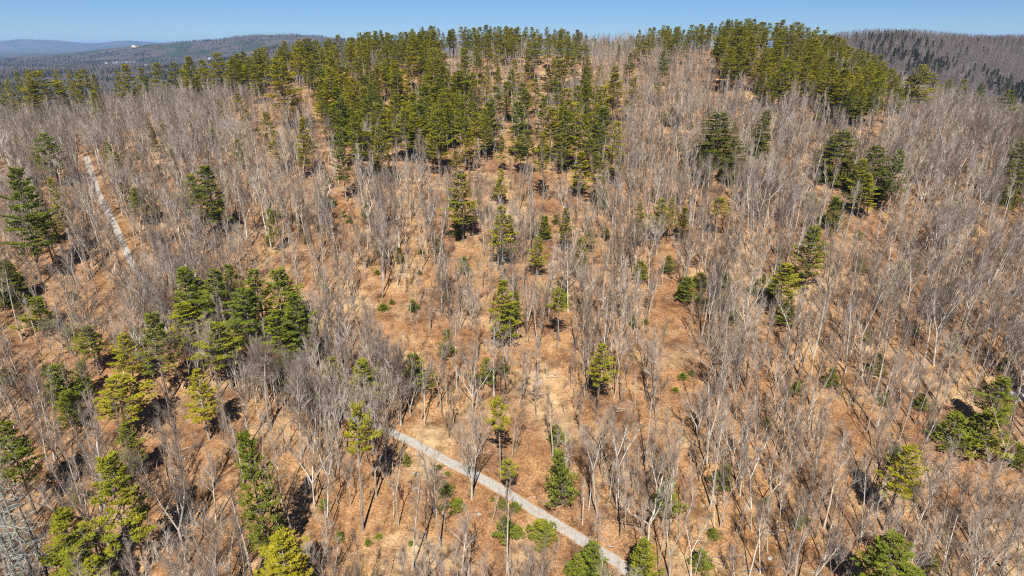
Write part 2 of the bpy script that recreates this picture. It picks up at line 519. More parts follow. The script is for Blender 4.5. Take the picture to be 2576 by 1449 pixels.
# ---- white pine and its kin
def conifer(seed, H, Rw, ratio, kind='pine', fullness=0.93, blades=7, tuft=0.42):
    g = random.Random(seed)
    T, C = MB(), MB()
    tip = Vector((g.uniform(-0.5, 0.5), g.uniform(-0.5, 0.5), H))
    pts = [Vector((tip.x * (i / 7) ** 1.5, tip.y * (i / 7) ** 1.5, -0.8 + (H + 0.4) * i / 7)) for i in range(8)]
    r0 = H * 0.0115
    T.tube(pts, [r0 * (1 - 0.94 * i / 7) + 0.01 for i in range(8)], 6)
    cb = H * (1 - ratio)
    if kind == 'pine':      # dead stubs below the crown
        for i in range(int(8 + 12 * (1 - ratio))):
            z = g.uniform(cb * 0.35, cb + 0.5); p, d = along(pts, (z + 0.8) / (H + 0.4))
            T.cone(p, ang(g.uniform(0, 6.28), R(g.uniform(-12, 14))), g.uniform(0.6, 2.2), 0.03)
    z = cb; side_bias = g.uniform(0, 6.28)
    whorl = 0
    while z < H - 0.35:
        s = (z - cb) / (H - cb)
        if kind == 'pine':
            prof = (1 - s) ** 0.62 * (0.70 + 0.30 * min(1, s * 5)) * (0.82 + 0.32 * math.sin(whorl * 1.9 + seed))
            nb = g.choice((4, 5, 5, 6)); step = (H / 20) * g.uniform(0.62, 1.05) * (1 - 0.3 * s)
            el = -4 + 44 * s ** 1.3
        elif kind == 'young':
            prof = (1 - s) ** 0.85; nb = 5; step = H * 0.055 * g.uniform(0.8, 1.15); el = 14 + 34 * s
        elif kind == 'hemlock':
            prof = (1 - s ** 1.7) ** 0.75 * (0.85 + 0.15 * min(1, s * 8)); nb = 6; step = H / 20 * g.uniform(0.45, 0.65); el = 4 + 30 * s
        a0 = g.uniform(0, 6.28)
        for b in range(nb):
            if g.random() > (0.86 if kind == 'pine' else 0.96) * fullness: continue
            a = a0 + 6.28 * b / nb + g.uniform(-0.35, 0.35)
            asym = 1 + 0.22 * math.cos(a - side_bias)
            L = Rw * prof * asym * (g.uniform(0.68, 1.15) if kind == 'pine' else g.uniform(0.4, 1.4)) + 0.3
            zz = z + g.uniform(-0.25, 0.25) * step
            p, d = along(pts, min(0.99, (zz + 0.8) / (H + 0.4)))
            e = R(el + g.uniform(-9, 9))
            droop = -0.10 if kind == 'hemlock' else 0.07
            br = bend(g, p, ang(a, e), L, 4, 0.07, droop)
            T_or_C = C
            C.tube(br, [0.05 * L / Rw + 0.02, 0.035, 0.025, 0.018, 0.004], 3, 0)
            # branchlets in a flat plume, needles in upward tufts
            nl = max(3, int((L * (2.9 if kind != 'hemlock' else 2.6)) * fullness))
            dirh = ang(a, 0); perp = Vector((-dirh.y, dirh.x, 0))
            for q in range(nl + 1):
                t = 1.0 if q == nl else 0.25 + 0.75 * (q + g.random()) / nl
                pp, dd = along(br, t)
                sd = (1 if q % 2 else -1)
                ll = 0 if q == nl else (0.35 + 0.42 * L * (1.1 - t) * g.uniform(0.7, 1.2))
                bd = (dd * 0.8 + perp * sd * g.uniform(0.5, 0.9) + Vector((0, 0, 0.10 if kind != 'hemlock' else -0.12))).normalized()
                nt_ = max(1, int(ll / (0.30 if kind != 'hemlock' else 0.27) + 0.5))
                for k in range(nt_ + (1 if q == nl else 0)):
                    c = pp + bd * (ll * (k + 0.8) / max(1, nt_)) + Vector((g.uniform(-.08, .08), g.uniform(-.08, .08), g.uniform(-.06, .08)))
                    ts = tuft * g.uniform(0.75, 1.25)
                    for m in range(blades):
                        u = g.uniform(-1, 1)
                        if kind == 'hemlock':
                            dv = (bd * 0.6 + perp * g.uniform(-1, 1) + Vector((0, 0, g.uniform(-0.55, 0.3)))).normalized()
                        else:
                            dv = (bd * 0.65 + Vector((g.uniform(-1, 1), g.uniform(-1, 1), g.uniform(-0.25, 0.85)))).normalized()
                        wv = dv.cross(Vector((g.uniform(-.6, .6), g.uniform(-.6, .6), 1))).normalized() * (ts * g.uniform(0.16, 0.26))
                        e0 = c - dv * (ts * 0.15)
                        C.tri(e0 + wv, e0 - wv, c + dv * ts, 1)
        z += step; whorl += 1
    # leader tuft
    for m in range(blades * 3):
        dv = Vector((g.uniform(-.5, .5), g.uniform(-.5, .5), g.uniform(0.2, 1))).normalized()
        wv = dv.cross(Vector((1, 0.2, 0))).normalized() * (tuft * 0.16)
        c = Vector(tip) - Vector((0, 0, g.uniform(0, 0.9)))
        C.tri(c + wv, c - wv, c + dv * tuft, 1)
    return T, C

def snag(seed, H, Rw, start=0.1):
    g = random.Random(seed)
    T, C = MB(), MB()
    pts = bend(g, Vector((0, 0, -0.8)), Vector((0, 0, 1)), H + 0.8, 7, 0.02, 0.03)
    T.tube(pts, [H * 0.011 * (1 - 0.9 * i / 7) + 0.012 for i in range(8)], 6)
    n = int(H * 6)
    for i in range(n):
        t = start + (0.98 - start) * (i + g.random()) / n
        p, d = along(pts, t)
        L = Rw * (1 - 0.75 * t) * g.uniform(0.45, 1.2)
        br = bend(g, p, ang(g.uniform(0, 6.28), R(g.uniform(-16, 22))), L, 3, 0.12, 0.04)
        C.tube(br, [0.05, 0.04, 0.028, 0.004], 3)
        for k in range(g.randint(2, 5)):
            pp, dd = along(br, g.uniform(0.3, 1))
            C.cone(pp, (dd + Vector((g.uniform(-.9, .9), g.uniform(-.9, .9), g.uniform(-.3, .5)))).normalized(), g.uniform(0.3, 0.9), 0.016)
    return T, C

def bush(seed, H, stems, spread):
    g = random.Random(seed); C = MB()
    for i in range(stems):
        a = g.uniform(0, 6.28); p = Vector((math.cos(a), math.sin(a), 0)) * g.uniform(0, spread * 0.35); p.z = -0.2
        h = H * g.uniform(0.5, 1.05)
        st = bend(g, p, ang(g.uniform(0, 6.28), R(g.uniform(62, 86))), h, 4, 0.12, 0.05)
        C.tube(st, [0.022, 0.018, 0.014, 0.01, 0.002], 3)
        for k in range(int(5 + h * 3)):
            pp, dd = along(st, g.uniform(0.25, 1))
            C.cone(pp, (dd * 0.7 + Vector((g.uniform(-1, 1), g.uniform(-1, 1), g.uniform(-.1, .7)))).normalized(), g.uniform(0.3, 0.9), 0.010)
    return C

class Proto:
    def __init__(s, T, C, tm, cm, H, W):
        s.H, s.W = H, W
        s.T, s.C, s.tm, s.cm = T, C, tm, cm
        s._p = {}
    def parts(s, crown_mats=None):
        cm = crown_mats or s.cm
        key = tuple(m.name for m in cm)
        if 't' not in s._p: s._p['t'] = s.T.mesh('trunk', s.tm)
        if key not in s._p: s._p[key] = s.C.mesh('crown', cm)
        return s._p['t'], s._p[key]
    def one(s, name, crown_mats=None):
        return joined(s.T, s.C).mesh(name, s.tm + (crown_mats or s.cm))

BK, TW, PB = M['bark'], M['twig'], M['pinebark']
BARE = []
for i, a in enumerate([dict(H=20, crown_r=3.9, clear=0.42, n_limb=14), dict(H=20, crown_r=2.9, clear=0.5, n_limb=11),
                       dict(H=20, crown_r=4.0, clear=0.36, forks=2, n_limb=15, rise=4), dict(H=20, crown_r=2.6, clear=0.45, n_limb=12, rise=12),
                       dict(H=20, crown_r=3.4, clear=0.30, forks=3, n_limb=15, rise=10), dict(H=20, crown_r=2.1, clear=0.55, n_limb=9, rise=8),
                       dict(H=20, crown_r=4.3, clear=0.36, n_limb=16, rise=4), dict(H=20, crown_r=3.0, clear=0.26, forks=2, n_limb=13, rise=12)]):
    T, C = bare_tree(100 + i, **a); BARE.append(Proto(T, C, [BK], [TW], 20, 2 * a['crown_r']))
for i in range(5):
    q = random.Random(900 + i)
    a = dict(H=20, crown_r=q.uniform(2.2, 4.4), clear=q.uniform(0.25, 0.58), forks=q.choice((1, 1, 2, 3)), n_limb=q.randint(8, 16), rise=q.uniform(-4, 14), lean=q.uniform(0.03, 0.16))
    T, C = bare_tree(120 + i, **a); BARE.append(Proto(T, C, [BK], [TW], 20, 2 * a['crown_r']))
NB = len(BARE)
OAK = []
for i in range(2):
    T, C = bare_tree(140 + i, H=15, crown_r=7.0, clear=0.22, forks=3, n_limb=18, r0=0.32, rise=-8); OAK.append(Proto(T, C, [BK], [TW], 15, 14))
BIRCH = []
for i in range(3):
    T, C = bare_tree(160 + i, H=17, crown_r=2.4, clear=0.45, n_limb=11, rise=22, lean=0.12, r0=0.11, forks=1 if i != 1 else 2); BIRCH.append(Proto(T, C, [M['birch']], [TW], 17, 5))
POLE = []
for i in range(4):
    T, C = bare_tree(180 + i, H=10, crown_r=1.3, clear=0.42, n_limb=8, rise=18, lean=0.10, r0=0.06, twig=4, dens=0.9); POLE.append(Proto(T, C, [BK], [TW], 10, 3))
PINE = []
for i, a in enumerate([(22, 4.3, 0.72), (22, 3.8, 0.62), (22, 4.8, 0.66), (22, 3.3, 0.74), (22, 4.0, 0.55), (22, 4.4, 0.7)]):
    T, C = conifer(200 + i, a[0], a[1], a[2]); PINE.append(Proto(T, C, [PB], [PB, M['pine']], a[0], 2 * a[1])); PINE[-1].ratio = a[2]
TOPPINE = []
for i in range(2):
    T, C = conifer(230 + i, 22, 3.4, 0.36); TOPPINE.append(Proto(T, C, [PB], [PB, M['pine']], 22, 6.8)); TOPPINE[-1].ratio = 0.36
YOUNG = []
for i in range(3):
    T, C = conifer(250 + i, 7, 2.0, 0.95, 'young', tuft=0.36, fullness=0.74, blades=5); YOUNG.append(Proto(T, C, [PB], [PB, M['greenpine']], 7, 4.0)); YOUNG[-1].ratio = 0.95
HEM = []
for i in range(2):
    T, C = conifer(270 + i, 16, 3.5, 0.94, 'hemlock', blades=6, tuft=0.38); HEM.append(Proto(T, C, [PB], [PB, M['hemlock']], 16, 7.0)); HEM[-1].ratio = 0.94
SNAG = []
for i in range(3):
    T, C = snag(290 + i, 18, 3.3); SNAG.append(Proto(T, C, [M['deadwood']], [M['deadwood']], 18, 4.5))

# ------------------------------------------------------------------ road lines, then the ground sheet
def catmull(pts, k=10):
    P = [np.array(p, float) for p in pts]
    P = [2 * P[0] - P[1]] + P + [2 * P[-1] - P[-2]]
    out = []
    for i in range(1, len(P) - 2):
        for j in range(k):
            t = j / k
            out.append(0.5 * ((2 * P[i]) + (-P[i - 1] + P[i + 1]) * t + (2 * P[i - 1] - 5 * P[i] + 4 * P[i + 1] - P[i + 2]) * t * t + (-P[i - 1] + 3 * P[i] - 3 * P[i + 1] + P[i + 2]) * t ** 3))
    out.append(P[-2])
    return [tuple(p) for p in out]
road_px = [(1700, 1500), (1560, 1412), (1390, 1312), (1240, 1217), (1110, 1150), (1005, 1100), (860, 1040), (700, 960), (540, 868), (430, 790), (365, 722), (322, 648), (290, 575), (252, 500), (230, 432), (216, 390)]
rp = [hit(*p)[:2] for p in road_px]
rp = [(rp[0][0] + 70, rp[0][1] - 42)] + rp
ROAD_ = catmull(rp, 8)
tp = [hit(*p)[:2] for p in [(2590, 982), (2570, 986), (2550, 990), (2535, 996)]]
tp = [(tp[0][0] + 60, tp[0][1] + 16)] + tp
TRACK_ = catmull(tp, 8)
ROAD, TRACK = ROAD_, TRACK_
_gx, _gy = np.meshgrid(GX0 + GST * np.arange(GNX), GY0 + GST * np.arange(GNY))
GRIDZ = ground_z(_gx, _gy)

def grid_mesh(name, X, Y, Z, m, uv=None):
    nr, nc = X.shape
    me = bpy.data.meshes.new(name)
    v = np.stack([X, Y, Z], -1).reshape(-1, 3)
    idx = np.arange(nr * nc).reshape(nr, nc)
    f = np.stack([idx[:-1, :-1], idx[:-1, 1:], idx[1:, 1:], idx[1:, :-1]], -1).reshape(-1, 4)
    me.vertices.add(len(v)); me.vertices.foreach_set('co', v.ravel())
    me.loops.add(f.size); me.loops.foreach_set('vertex_index', f.ravel())
    me.polygons.add(len(f)); me.polygons.foreach_set('loop_start', np.arange(len(f)) * 4)
    me.polygons.foreach_set('use_smooth', np.ones(len(f), bool))
    me.update(calc_edges=True)
    if uv is not None:
        l = me.uv_layers.new(name='UVMap'); l.data.foreach_set('uv', uv.reshape(-1, 2)[f.ravel()].ravel())
    me.materials.append(m)
    return me
def add(name, me, parent=None, loc=None):
    o = bpy.data.objects.new(name, me); col.objects.link(o)
    if parent: o.parent = parent
    if loc: o.location = loc
    return o

azs = np.concatenate([np.linspace(-180, -62, 60)[:-1], np.linspace(-62, 62, 520), np.linspace(62, 180, 60)[1:]])
rad = np.concatenate([[0.5, 10, 20, 30, 40], np.geomspace(50, 600, 300), np.geomspace(600, 40000, 130)[1:]])
AA, RR = np.meshgrid(np.radians(azs[::-1]), rad)
GX, GY = RR * np.sin(AA), RR * np.cos(AA)
GZ = ground_z(GX, GY)
g_ob = add('ground', grid_mesh('ground', GX, GY, GZ, M['ground']))
tag(g_ob, 'hillside floor of orange brown fallen leaves falling away to a wooded valley', 'ground', kind='structure')

def strip(name, line, w, m, lift):
    L = np.array(line); d = np.gradient(L, axis=0); d /= np.linalg.norm(d, axis=1)[:, None] + 1e-9
    nrm = np.c_[d[:, 1], -d[:, 0]]
    s = np.linspace(-0.5, 0.5, 9)
    wob = 0.35 * fbm(np.arange(len(L)) / 3.0, np.zeros(len(L)), 77)
    X = L[:, 0:1] + nrm[:, 0:1] * s * (w + wob[:, None]); Y = L[:, 1:2] + nrm[:, 1:2] * s * (w + wob[:, None])
    Z = ground_z(X, Y) + lift + 0.05 * (1 - (2 * s) ** 2)
    UV = np.stack([np.broadcast_to(s + 0.5, X.shape), np.broadcast_to(np.arange(len(L))[:, None] / 10.0, X.shape)], -1)
    return add(name, grid_mesh(name, X[:, ::-1], Y[:, ::-1], Z[:, ::-1], m, UV[:, ::-1]))
def dense(line, step=0.8):
    L = np.array(line); s = np.r_[0, np.cumsum(np.hypot(*np.diff(L, axis=0).T))]
    q = np.arange(0, s[-1], step)
    return np.c_[np.interp(q, s, L[:, 0]), np.interp(q, s, L[:, 1])]
tag(strip('gravel_road', dense(ROAD), 2.35, M['road'], 0.07), 'pale grey gravel road running through the bare woods', 'road', kind='structure')
tag(strip('gravel_track', dense(TRACK), 3.4, M['road'], 0.07), 'grey gravel track end beside the dark green pines', 'road', kind='structure')

# ------------------------------------------------------------------ trees traced from the photograph
# x, top, crown bottom, width (photograph laid out 2575 wide), kind, label
# kinds: p pine, r olive ridge pine, t pine with foliage only at the top, y young pine, h hemlock, d dark green pine
TR = [
 # foreground
 (34,1058,1200,95,'d','dark green pine cut by the frame edge above the grey dead pines'),
 (296,950,1042,110,'p','broad flat-topped pine above the large yellow-green foreground pine'),
 (316,1065,1150,65,'p','small round-headed pine just uphill of the large yellow-green foreground pine'),
 (283,1160,1338,118,'p','large yellow-green pine with long open crown in the foreground'),
 (162,1297,1420,110,'p','loose yellow-green pine beside the grey dead pines'),
 (249,1405,1480,85,'p','pine top poking into the bottom of the picture below the large pine'),
 (646,1092,1311,85,'d','narrow ragged pine casting a long dark shadow on the leaf litter'),
 (710,1358,1470,105,'p','full green pine top at the bottom edge below the narrow ragged pine'),
 (885,1030,1140,70,'t','tall bare-trunked pine with a small top tuft near the road bend'),
 (1258,1005,1075,50,'t','slim pine with small top tuft uphill of the road'),
 (1272,1160,1200,42,'t','slender pine with tiny tuft standing at the road edge'),
 (1420,1140,1255,58,'y','bright green conical hemlock uphill of the gravel road'),
 (1494,1378,1452,70,'y','bushy light green young pine beside the road at the bottom edge'),
 (1448,1402,1462,42,'y','small young pine at the bottom edge beside the bushy young pine'),
 (1612,1365,1462,65,'y','green young pine where the road leaves the picture'),
 (1373,1312,1352,55,'y','low round evergreen shrub on the lower verge of the road'),
 (2245,1348,1470,135,'d','largest dark green pine at the bottom edge among bare trees'),
 (2262,1125,1245,82,'p','yellow-green pine leaning over its dark shadow among bare trees'),
 (2518,955,1045,78,'d','dark green pine beside the gravel track end'),
 (2470,1040,1120,88,'y','bushy dark evergreen just below the pine at the gravel track'),
 (2400,1050,1120,70,'y','soft grey-green young pine beside the bushy dark evergreen'),
 (2562,1125,1168,40,'y','small dark young pine below the gravel track at the frame edge'),
 # left middle
 (45,425,600,92,'d','tall dark green pine at the frame edge beside the upper road'),
 (98,470,590,55,'d','second dark pine beside the tall edge pine above the white birch'),
 (122,538,582,48,'p','low broad pine under the tall edge pine'),
 (147,447,540,36,'p','thin straggly pine beside the white birch on the upper road'),
 (20,655,720,60,'h','shaded evergreen at the frame edge below the tall dark pines'),
 (127,337,417,75,'d','dark spreading pine with layered crown near the upper road'),
 (88,383,425,50,'d','low dark pine in front of the spreading pine near the upper road'),
 (267,357,395,28,'p','slim pine across the upper road from the spreading dark pine'),
 (290,383,422,40,'p','pine tucked in front of the slim pine by the upper road'),
 (310,460,482,22,'y','small bright young pine beside the upper road'),
 (355,470,528,64,'d','flat layered dark pine just past the upper road'),
 (490,440,515,62,'p','yellow-green half of the pine pair above the big pine clump'),
 (528,418,523,72,'d','darker taller half of the pine pair above the big pine clump'),
 (683,528,594,32,'d','lone narrow green pine surrounded by grey bare trees'),
 (97,755,822,62,'y','soft olive young evergreen behind grey twigs at the frame edge'),
 # the big clump
 (477,678,772,66,'p','yellowish pine forming the uphill outer edge of the big pine clump'),
 (483,764,832,72,'p','lower yellowish pine on the outer edge of the big pine clump'),
 (550,681,782,62,'d','dense green pine in the back row of the big pine clump'),
 (583,668,738,52,'d','tallest spire at the back of the big pine clump'),
 (653,678,782,60,'d','pine spire near the road-far side of the big pine clump'),
 (697,681,782,76,'d','broad green pine on the back corner of the big pine clump'),
 (617,728,832,76,'d','central green pine of the big pine clump'),
 (735,738,870,62,'d','drooping outer pine of the big pine clump facing the open slope'),
 (700,781,884,76,'p','front pine of the big pine clump with dead lower limbs'),
 (560,811,906,72,'p','front yellow-green pine of the big pine clump with bare trunk'),
 (750,808,884,60,'p','lowest outer pine of the big pine clump over its own shadow'),
 (387,795,926,86,'d','large blue-green layered pine below the big pine clump'),
 (320,844,926,70,'p','pine joined to the large blue-green layered pine'),
 (227,824,896,62,'d','two-tiered dark pine with one long low limb'),
 (170,820,846,36,'y','small yellow-green young pine above the two-tiered dark pine'),
 (205,918,992,42,'y','soft young pine below the two-tiered dark pine'),
 (145,925,1002,72,'y','pale bushy young pine left of the flat-topped foreground pine'),
 (178,990,1062,62,'y','dull green young pine in front of the pale bushy young pine'),
 (500,930,1030,76,'p','spreading pine between the big pine clump and the dark tree shadows'),
 (690,940,976,36,'y','small green pine top among pale leaning trunks'),
 (838,900,966,46,'p','compact pine uphill of the round olive pine'),
 (918,905,988,76,'p','round olive pine standing over pale bare trunks'),
 (1050,893,970,60,'y','full conical young pine in the middle of the slope'),
 (1225,905,962,40,'y','bright green young pine behind a pale bare tree'),
 (1268,898,938,26,'y','faint small young evergreen beside the bright green young pine'),
 (1510,865,960,56,'p','leaning yellow-green pine alone on the open slope'),
 (1120,830,890,30,'y','thin wispy young evergreen on the open slope'),
 (1005,624,658,20,'y','tiny green young pine at the foot of a pale snag'),
 (823,492,517,44,'y','low green juniper-like shrub at the top of the open gully'),
 # centre
 (1161,440,535,78,'p','tall open pine with bare double trunk in the centre of the slope'),
 (1146,558,592,26,'y','small pine at the foot of the tall open double-trunked pine'),
 (1251,518,610,52,'p','bright pine beside its darker twin below the centre'),
 (1285,545,620,36,'p','narrower twin joined to the bright centre pine'),
 (1371,545,596,36,'y','soft pale green young pine between two brighter pines'),
 (1421,526,592,40,'p','light yellow-green pine beside the soft pale young pine'),
 (1335,578,600,18,'y','tiny pine tip above the round bright pine'),
 (1351,598,656,46,'p','round bright pine over a dark tangle of shade'),
 (1481,578,612,28,'p','small upper top of the forked pine pair right of centre'),
 (1461,601,662,40,'p','lower half of the forked pine pair right of centre'),
 (1605,511,582,34,'p','slim olive pine on the mid slope'),
 (1658,501,565,46,'p','broad pine of the mid slope pair'),
 (1685,501,562,30,'p','narrow pine of the mid slope pair'),
 (1722,523,570,38,'p','outermost pine beside the mid slope pair'),
 (1808,500,537,46,'t','flat leaning pine top among pale bare trees'),
 (1261,708,806,64,'p','brightest yellow pine in the middle of the open slope'),
 (1298,735,802,32,'d','darker small pine hugging the brightest yellow pine'),
 (1405,728,782,44,'t','umbrella-topped pine beside the brightest yellow pine'),
 (2040,570,670,74,'d','dense dark green pine alone among grey trees'),
 (1967,661,740,68,'p','yellow-green pine with leaning bare trunks below the dense dark pine'),
 (1985,745,815,44,'y','dark hemlock in the shade under the yellow-green leaning pine'),
 (1760,690,718,40,'y','olive evergreen shrub on the gully side'),
 (1722,700,750,46,'y','soft olive young hemlock beside the gully'),
 (2387,705,742,28,'y','small green young pine deep in the grey woods'),
 (2270,660,696,34,'y','faint olive young pine in the grey woods'),
 (2405,845,878,26,'y','dim small young pine among twiggy trees'),
 (2095,500,570,44,'y','shadowy hemlock screened by pale bare branches'),
 # hemlocks on the upper right slope
 (1812,280,362,82,'h','massive dense dark hemlock with rounded top on the upper slope'),
 (1842,350,418,48,'h','lower hemlock fused to the massive rounded hemlock'),
 (1775,375,425,40,'h','dim hemlock under the massive rounded hemlock'),
 (1923,275,352,36,'h','slim columnar dark hemlock beside the massive rounded hemlock'),
 (1908,338,375,30,'h','low hemlock at the foot of the slim columnar hemlock'),
 (2115,328,412,74,'h','broad dark hemlock with a pine spray growing through it'),
 (2088,345,390,40,'d','pine spray growing through the broad dark hemlock'),
 (2107,410,452,28,'y','small hemlock below the broad dark hemlock'),
 (2194,365,452,66,'h','tall rounded hemlock at the centre of the three-tree group'),
 (2163,400,482,50,'p','yellow-tipped pine in front of the tall rounded hemlock'),
 (2255,380,474,58,'d','green pine completing the three-tree group with the rounded hemlock'),
 (2185,440,502,56,'p','lowest layered pine of the three-tree hemlock group'),
 (2568,350,452,50,'h','dark hemlock cut by the frame edge on the upper slope'),
 (2462,398,422,20,'y','small green young pine among white birches'),
 (1690,270,300,26,'h','dim round evergreen on the upper slope'),
 # upper left slope
 (240,233,284,28,'p',None),(333,233,262,28,'p',None),(600,233,278,33,'r',None),(550,257,290,30,'p',None),(617,273,311,28,'r',None),
 (667,283,338,40,'p',None),(697,327,388,43,'p',None),(755,300,390,42,'r',None),(737,260,302,34,'r',None),(413,313,358,28,'d',None),
 (392,340,378,20,'d',None),(410,273,302,24,'y',None),(497,320,351,28,'h',None),(537,327,378,28,'y',None),(600,350,394,36,'p',None),
 (490,290,315,36,'y',None),(713,150,257,82,'r',None),(643,187,231,40,'r',None),(860,342,442,46,'d','dark green pine at the lower corner of the dense crest stand'),
 (945,397,440,30,'y','young pine at the foot of the dense crest stand'),(985,420,450,40,'y',None),(1148,380,420,30,'p',None),
 # skyline on the left
 (75,188,245,46,'r',None),(105,178,253,62,'r',None),(146,203,242,38,'r',None),(20,200,232,30,'r',None),(3,187,220,25,'r',None),(53,180,204,26,'r',None),
 (83,175,200,26,'r',None),(152,177,202,28,'r',None),(180,182,205,28,'r',None),(200,183,208,24,'r',None),(222,177,231,46,'r',None),(243,187,208,22,'r',None),
 (322,163,214,43,'r',None),(300,178,200,25,'r',None),(360,170,202,32,'r',None),(397,160,198,46,'r',None),(440,160,194,46,'r',None),(483,143,218,42,'r',None),
 (510,150,194,34,'r',None),(553,133,201,50,'r',None),(488,200,241,22,'r',None),(580,155,190,34,'r',None),(610,140,180,34,'r',None),(635,150,190,36,'r',None),(660,128,170,36,'r',None),
 # upper centre
 (1171,123,222,56,'p',None),(1200,140,185,36,'p',None),(1118,133,174,32,'t',None),(1091,120,188,42,'p',None),(1345,107,168,39,'d','dense dark pine standing clear below the middle of the skyline'),
 (1325,157,216,33,'p',None),(1288,177,256,32,'p',None),(1231,170,231,24,'p',None),(1378,173,228,36,'d',None),(1408,103,176,40,'p',None),(1431,108,176,37,'p',None),
 (1465,113,151,42,'t',None),(1475,148,196,31,'p',None),(1508,170,218,31,'p',None),(1475,207,276,56,'p',None),(1516,220,308,46,'p',None),(1500,260,310,36,'p',None),
 (1585,133,181,28,'d',None),(1668,130,184,31,'d',None),(1593,197,264,36,'p',None),(1651,207,241,28,'p',None),(1556,115,138,14,'p',None),
 (1368,243,336,46,'p',None),(1385,275,352,42,'p',None),(1431,280,368,56,'d',None),(1368,335,432,36,'p',None),(1328,327,402,46,'d',None),(1308,340,396,36,'p',None),
 (1415,335,396,41,'p',None),(1263,345,396,29,'p',None),(1261,428,482,34,'p','slim pine alone between two bare slopes above the centre'),
 (1551,307,402,46,'p',None),(1511,320,386,41,'d',None),(1485,340,402,41,'p',None),(1455,383,448,46,'p',None),(1505,393,465,46,'p',None),(1520,480,520,26,'y',None),
 (1168,240,342,52,'p',None),(1195,285,352,42,'p',None),(1221,273,352,34,'p',None),(1178,333,392,40,'p',None),(1105,277,372,62,'p',None),(1060,300,360,46,'p',None),
 (1018,277,352,66,'p',None),(958,313,402,46,'p',None),(898,283,384,56,'p',None),(930,330,396,46,'p',None),(1090,330,380,40,'p',None),
 # right shoulder
 (2534,227,284,50,'d','dark isolated pine clump low on the far shoulder'),(2510,248,280,36,'d',None),(2464,213,252,30,'d',None),(2314,165,246,72,'r',None),(2290,190,250,50,'r',None),(2345,185,235,46,'r',None),
 (2380,200,242,36,'r',None),(2404,222,248,26,'r',None),(2420,200,242,26,'r',None),
]
# image polygons of the two crest stands; filled with pines down to their real ground
STANDS = [
 ('left crest', [(660,125),(800,100),(900,82),(1090,75),(1105,185),(1150,225),(1215,255),(1235,340),(1000,380),(870,375),(830,350),(800,255),(760,240),(700,200)], 200),
 ('skyline', [(880,84),(1100,76),(1300,80),(1430,85),(1450,105),(1300,98),(1100,104),(880,112)], 60),
 ('upper centre', [(1100,95),(1300,92),(1450,98),(1530,165),(1560,300),(1500,400),(1330,390),(1260,300),(1180,230)], 42),
 ('left shoulder', [(320,170),(500,152),(660,130),(700,190),(640,225),(480,215),(330,212)], 34),
 ('right peak', [(1590,82),(1720,66),(1880,48),(2050,72),(2130,108),(2200,150),(2275,200),(2280,262),(2200,292),(2085,282),(2065,232),(1985,238),(1905,250),(1865,222),(1800,162),(1790,118),(1600,104)], 205),
]
def inside(x, y, poly):
    r = False; n = len(poly)
    for i in range(n):
        (x0, y0), (x1, y1) = poly[i], poly[i - 1]
        if (y0 > y) != (y1 > y) and x < (x1 - x0) * (y - y0) / (y1 - y0) + x0: r = not r
    return r

ALL = []        # dicts: x,y,z,h,w,kind,label,zone
def locate(px, top, cbot, w, ratio):
    q = px
    for _ in range(3):                # upright trees lean outwards in a tilted view: stand the crown, not the foot, at px
        r = locate_foot(q, top, cbot, w, ratio)
        q = q + px - to_img(r[0], r[1], r[2] + r[3] * (1 - 0.5 * min(1.0, ratio)))[0]
    return locate_foot(q, top, cbot, w, ratio)
def locate_foot(px, top, cbot, w, ratio):
    base = top + (cbot - top) / ratio
    h = hit(px, base)
    if h is None or h[2] > 620:       # behind the crest: stand it on the skyline ground
        best = None
        d = ray(px, 300)
        for Y in np.linspace(330, 520, 39):
            X = Y * (px * K - 512) / FPX / 1.073
            z = gz(X, Y); ix, iy, dep = to_img(X, Y, z)
            if best is None or iy < best[0]: best = (iy, X, Y, dep)
        iy, X, Y, dep = best
        X = Y * 0 + (px * K - 512) / FPX * (Y * CP_ - (gz(X, Y) - CAMZ) * SP_)
        Y = Y - 4
        z = gz(X, Y)
        dep = Y * CP_ - (z - CAMZ) * SP_
        hh = None
        for hv in np.arange(8, 34, 0.5):
            if to_img(X, Y, z + hv)[1] <= top: hh = hv; break
        hh = hh or 26
    else:
        X, Y, dep = h
        z = gz(X, Y)
        hh = 40
        for hv in np.arange(1.0, 40, 0.25):
            if to_img(X, Y, z + hv)[1] <= top: hh = hv; break
    return X, Y, z, float(hh), w * K * dep / FPX
RAT = dict(p=0.57, r=0.60, t=0.36, y=0.88, h=0.62, d=0.60)
for (px, top, cb, w, k, lab) in TR:
    if lab and 'of the big pine clump' in lab: w *= 1.25
    X, Y, z, h, wm = locate(px, top, cb, w, RAT[k])
    ALL.append(dict(x=X, y=Y, z=z, h=h, w=wm, k=k, label=lab, zone='slope', px=px, py=cb))
occupied = [(a['x'], a['y']) for a in ALL]
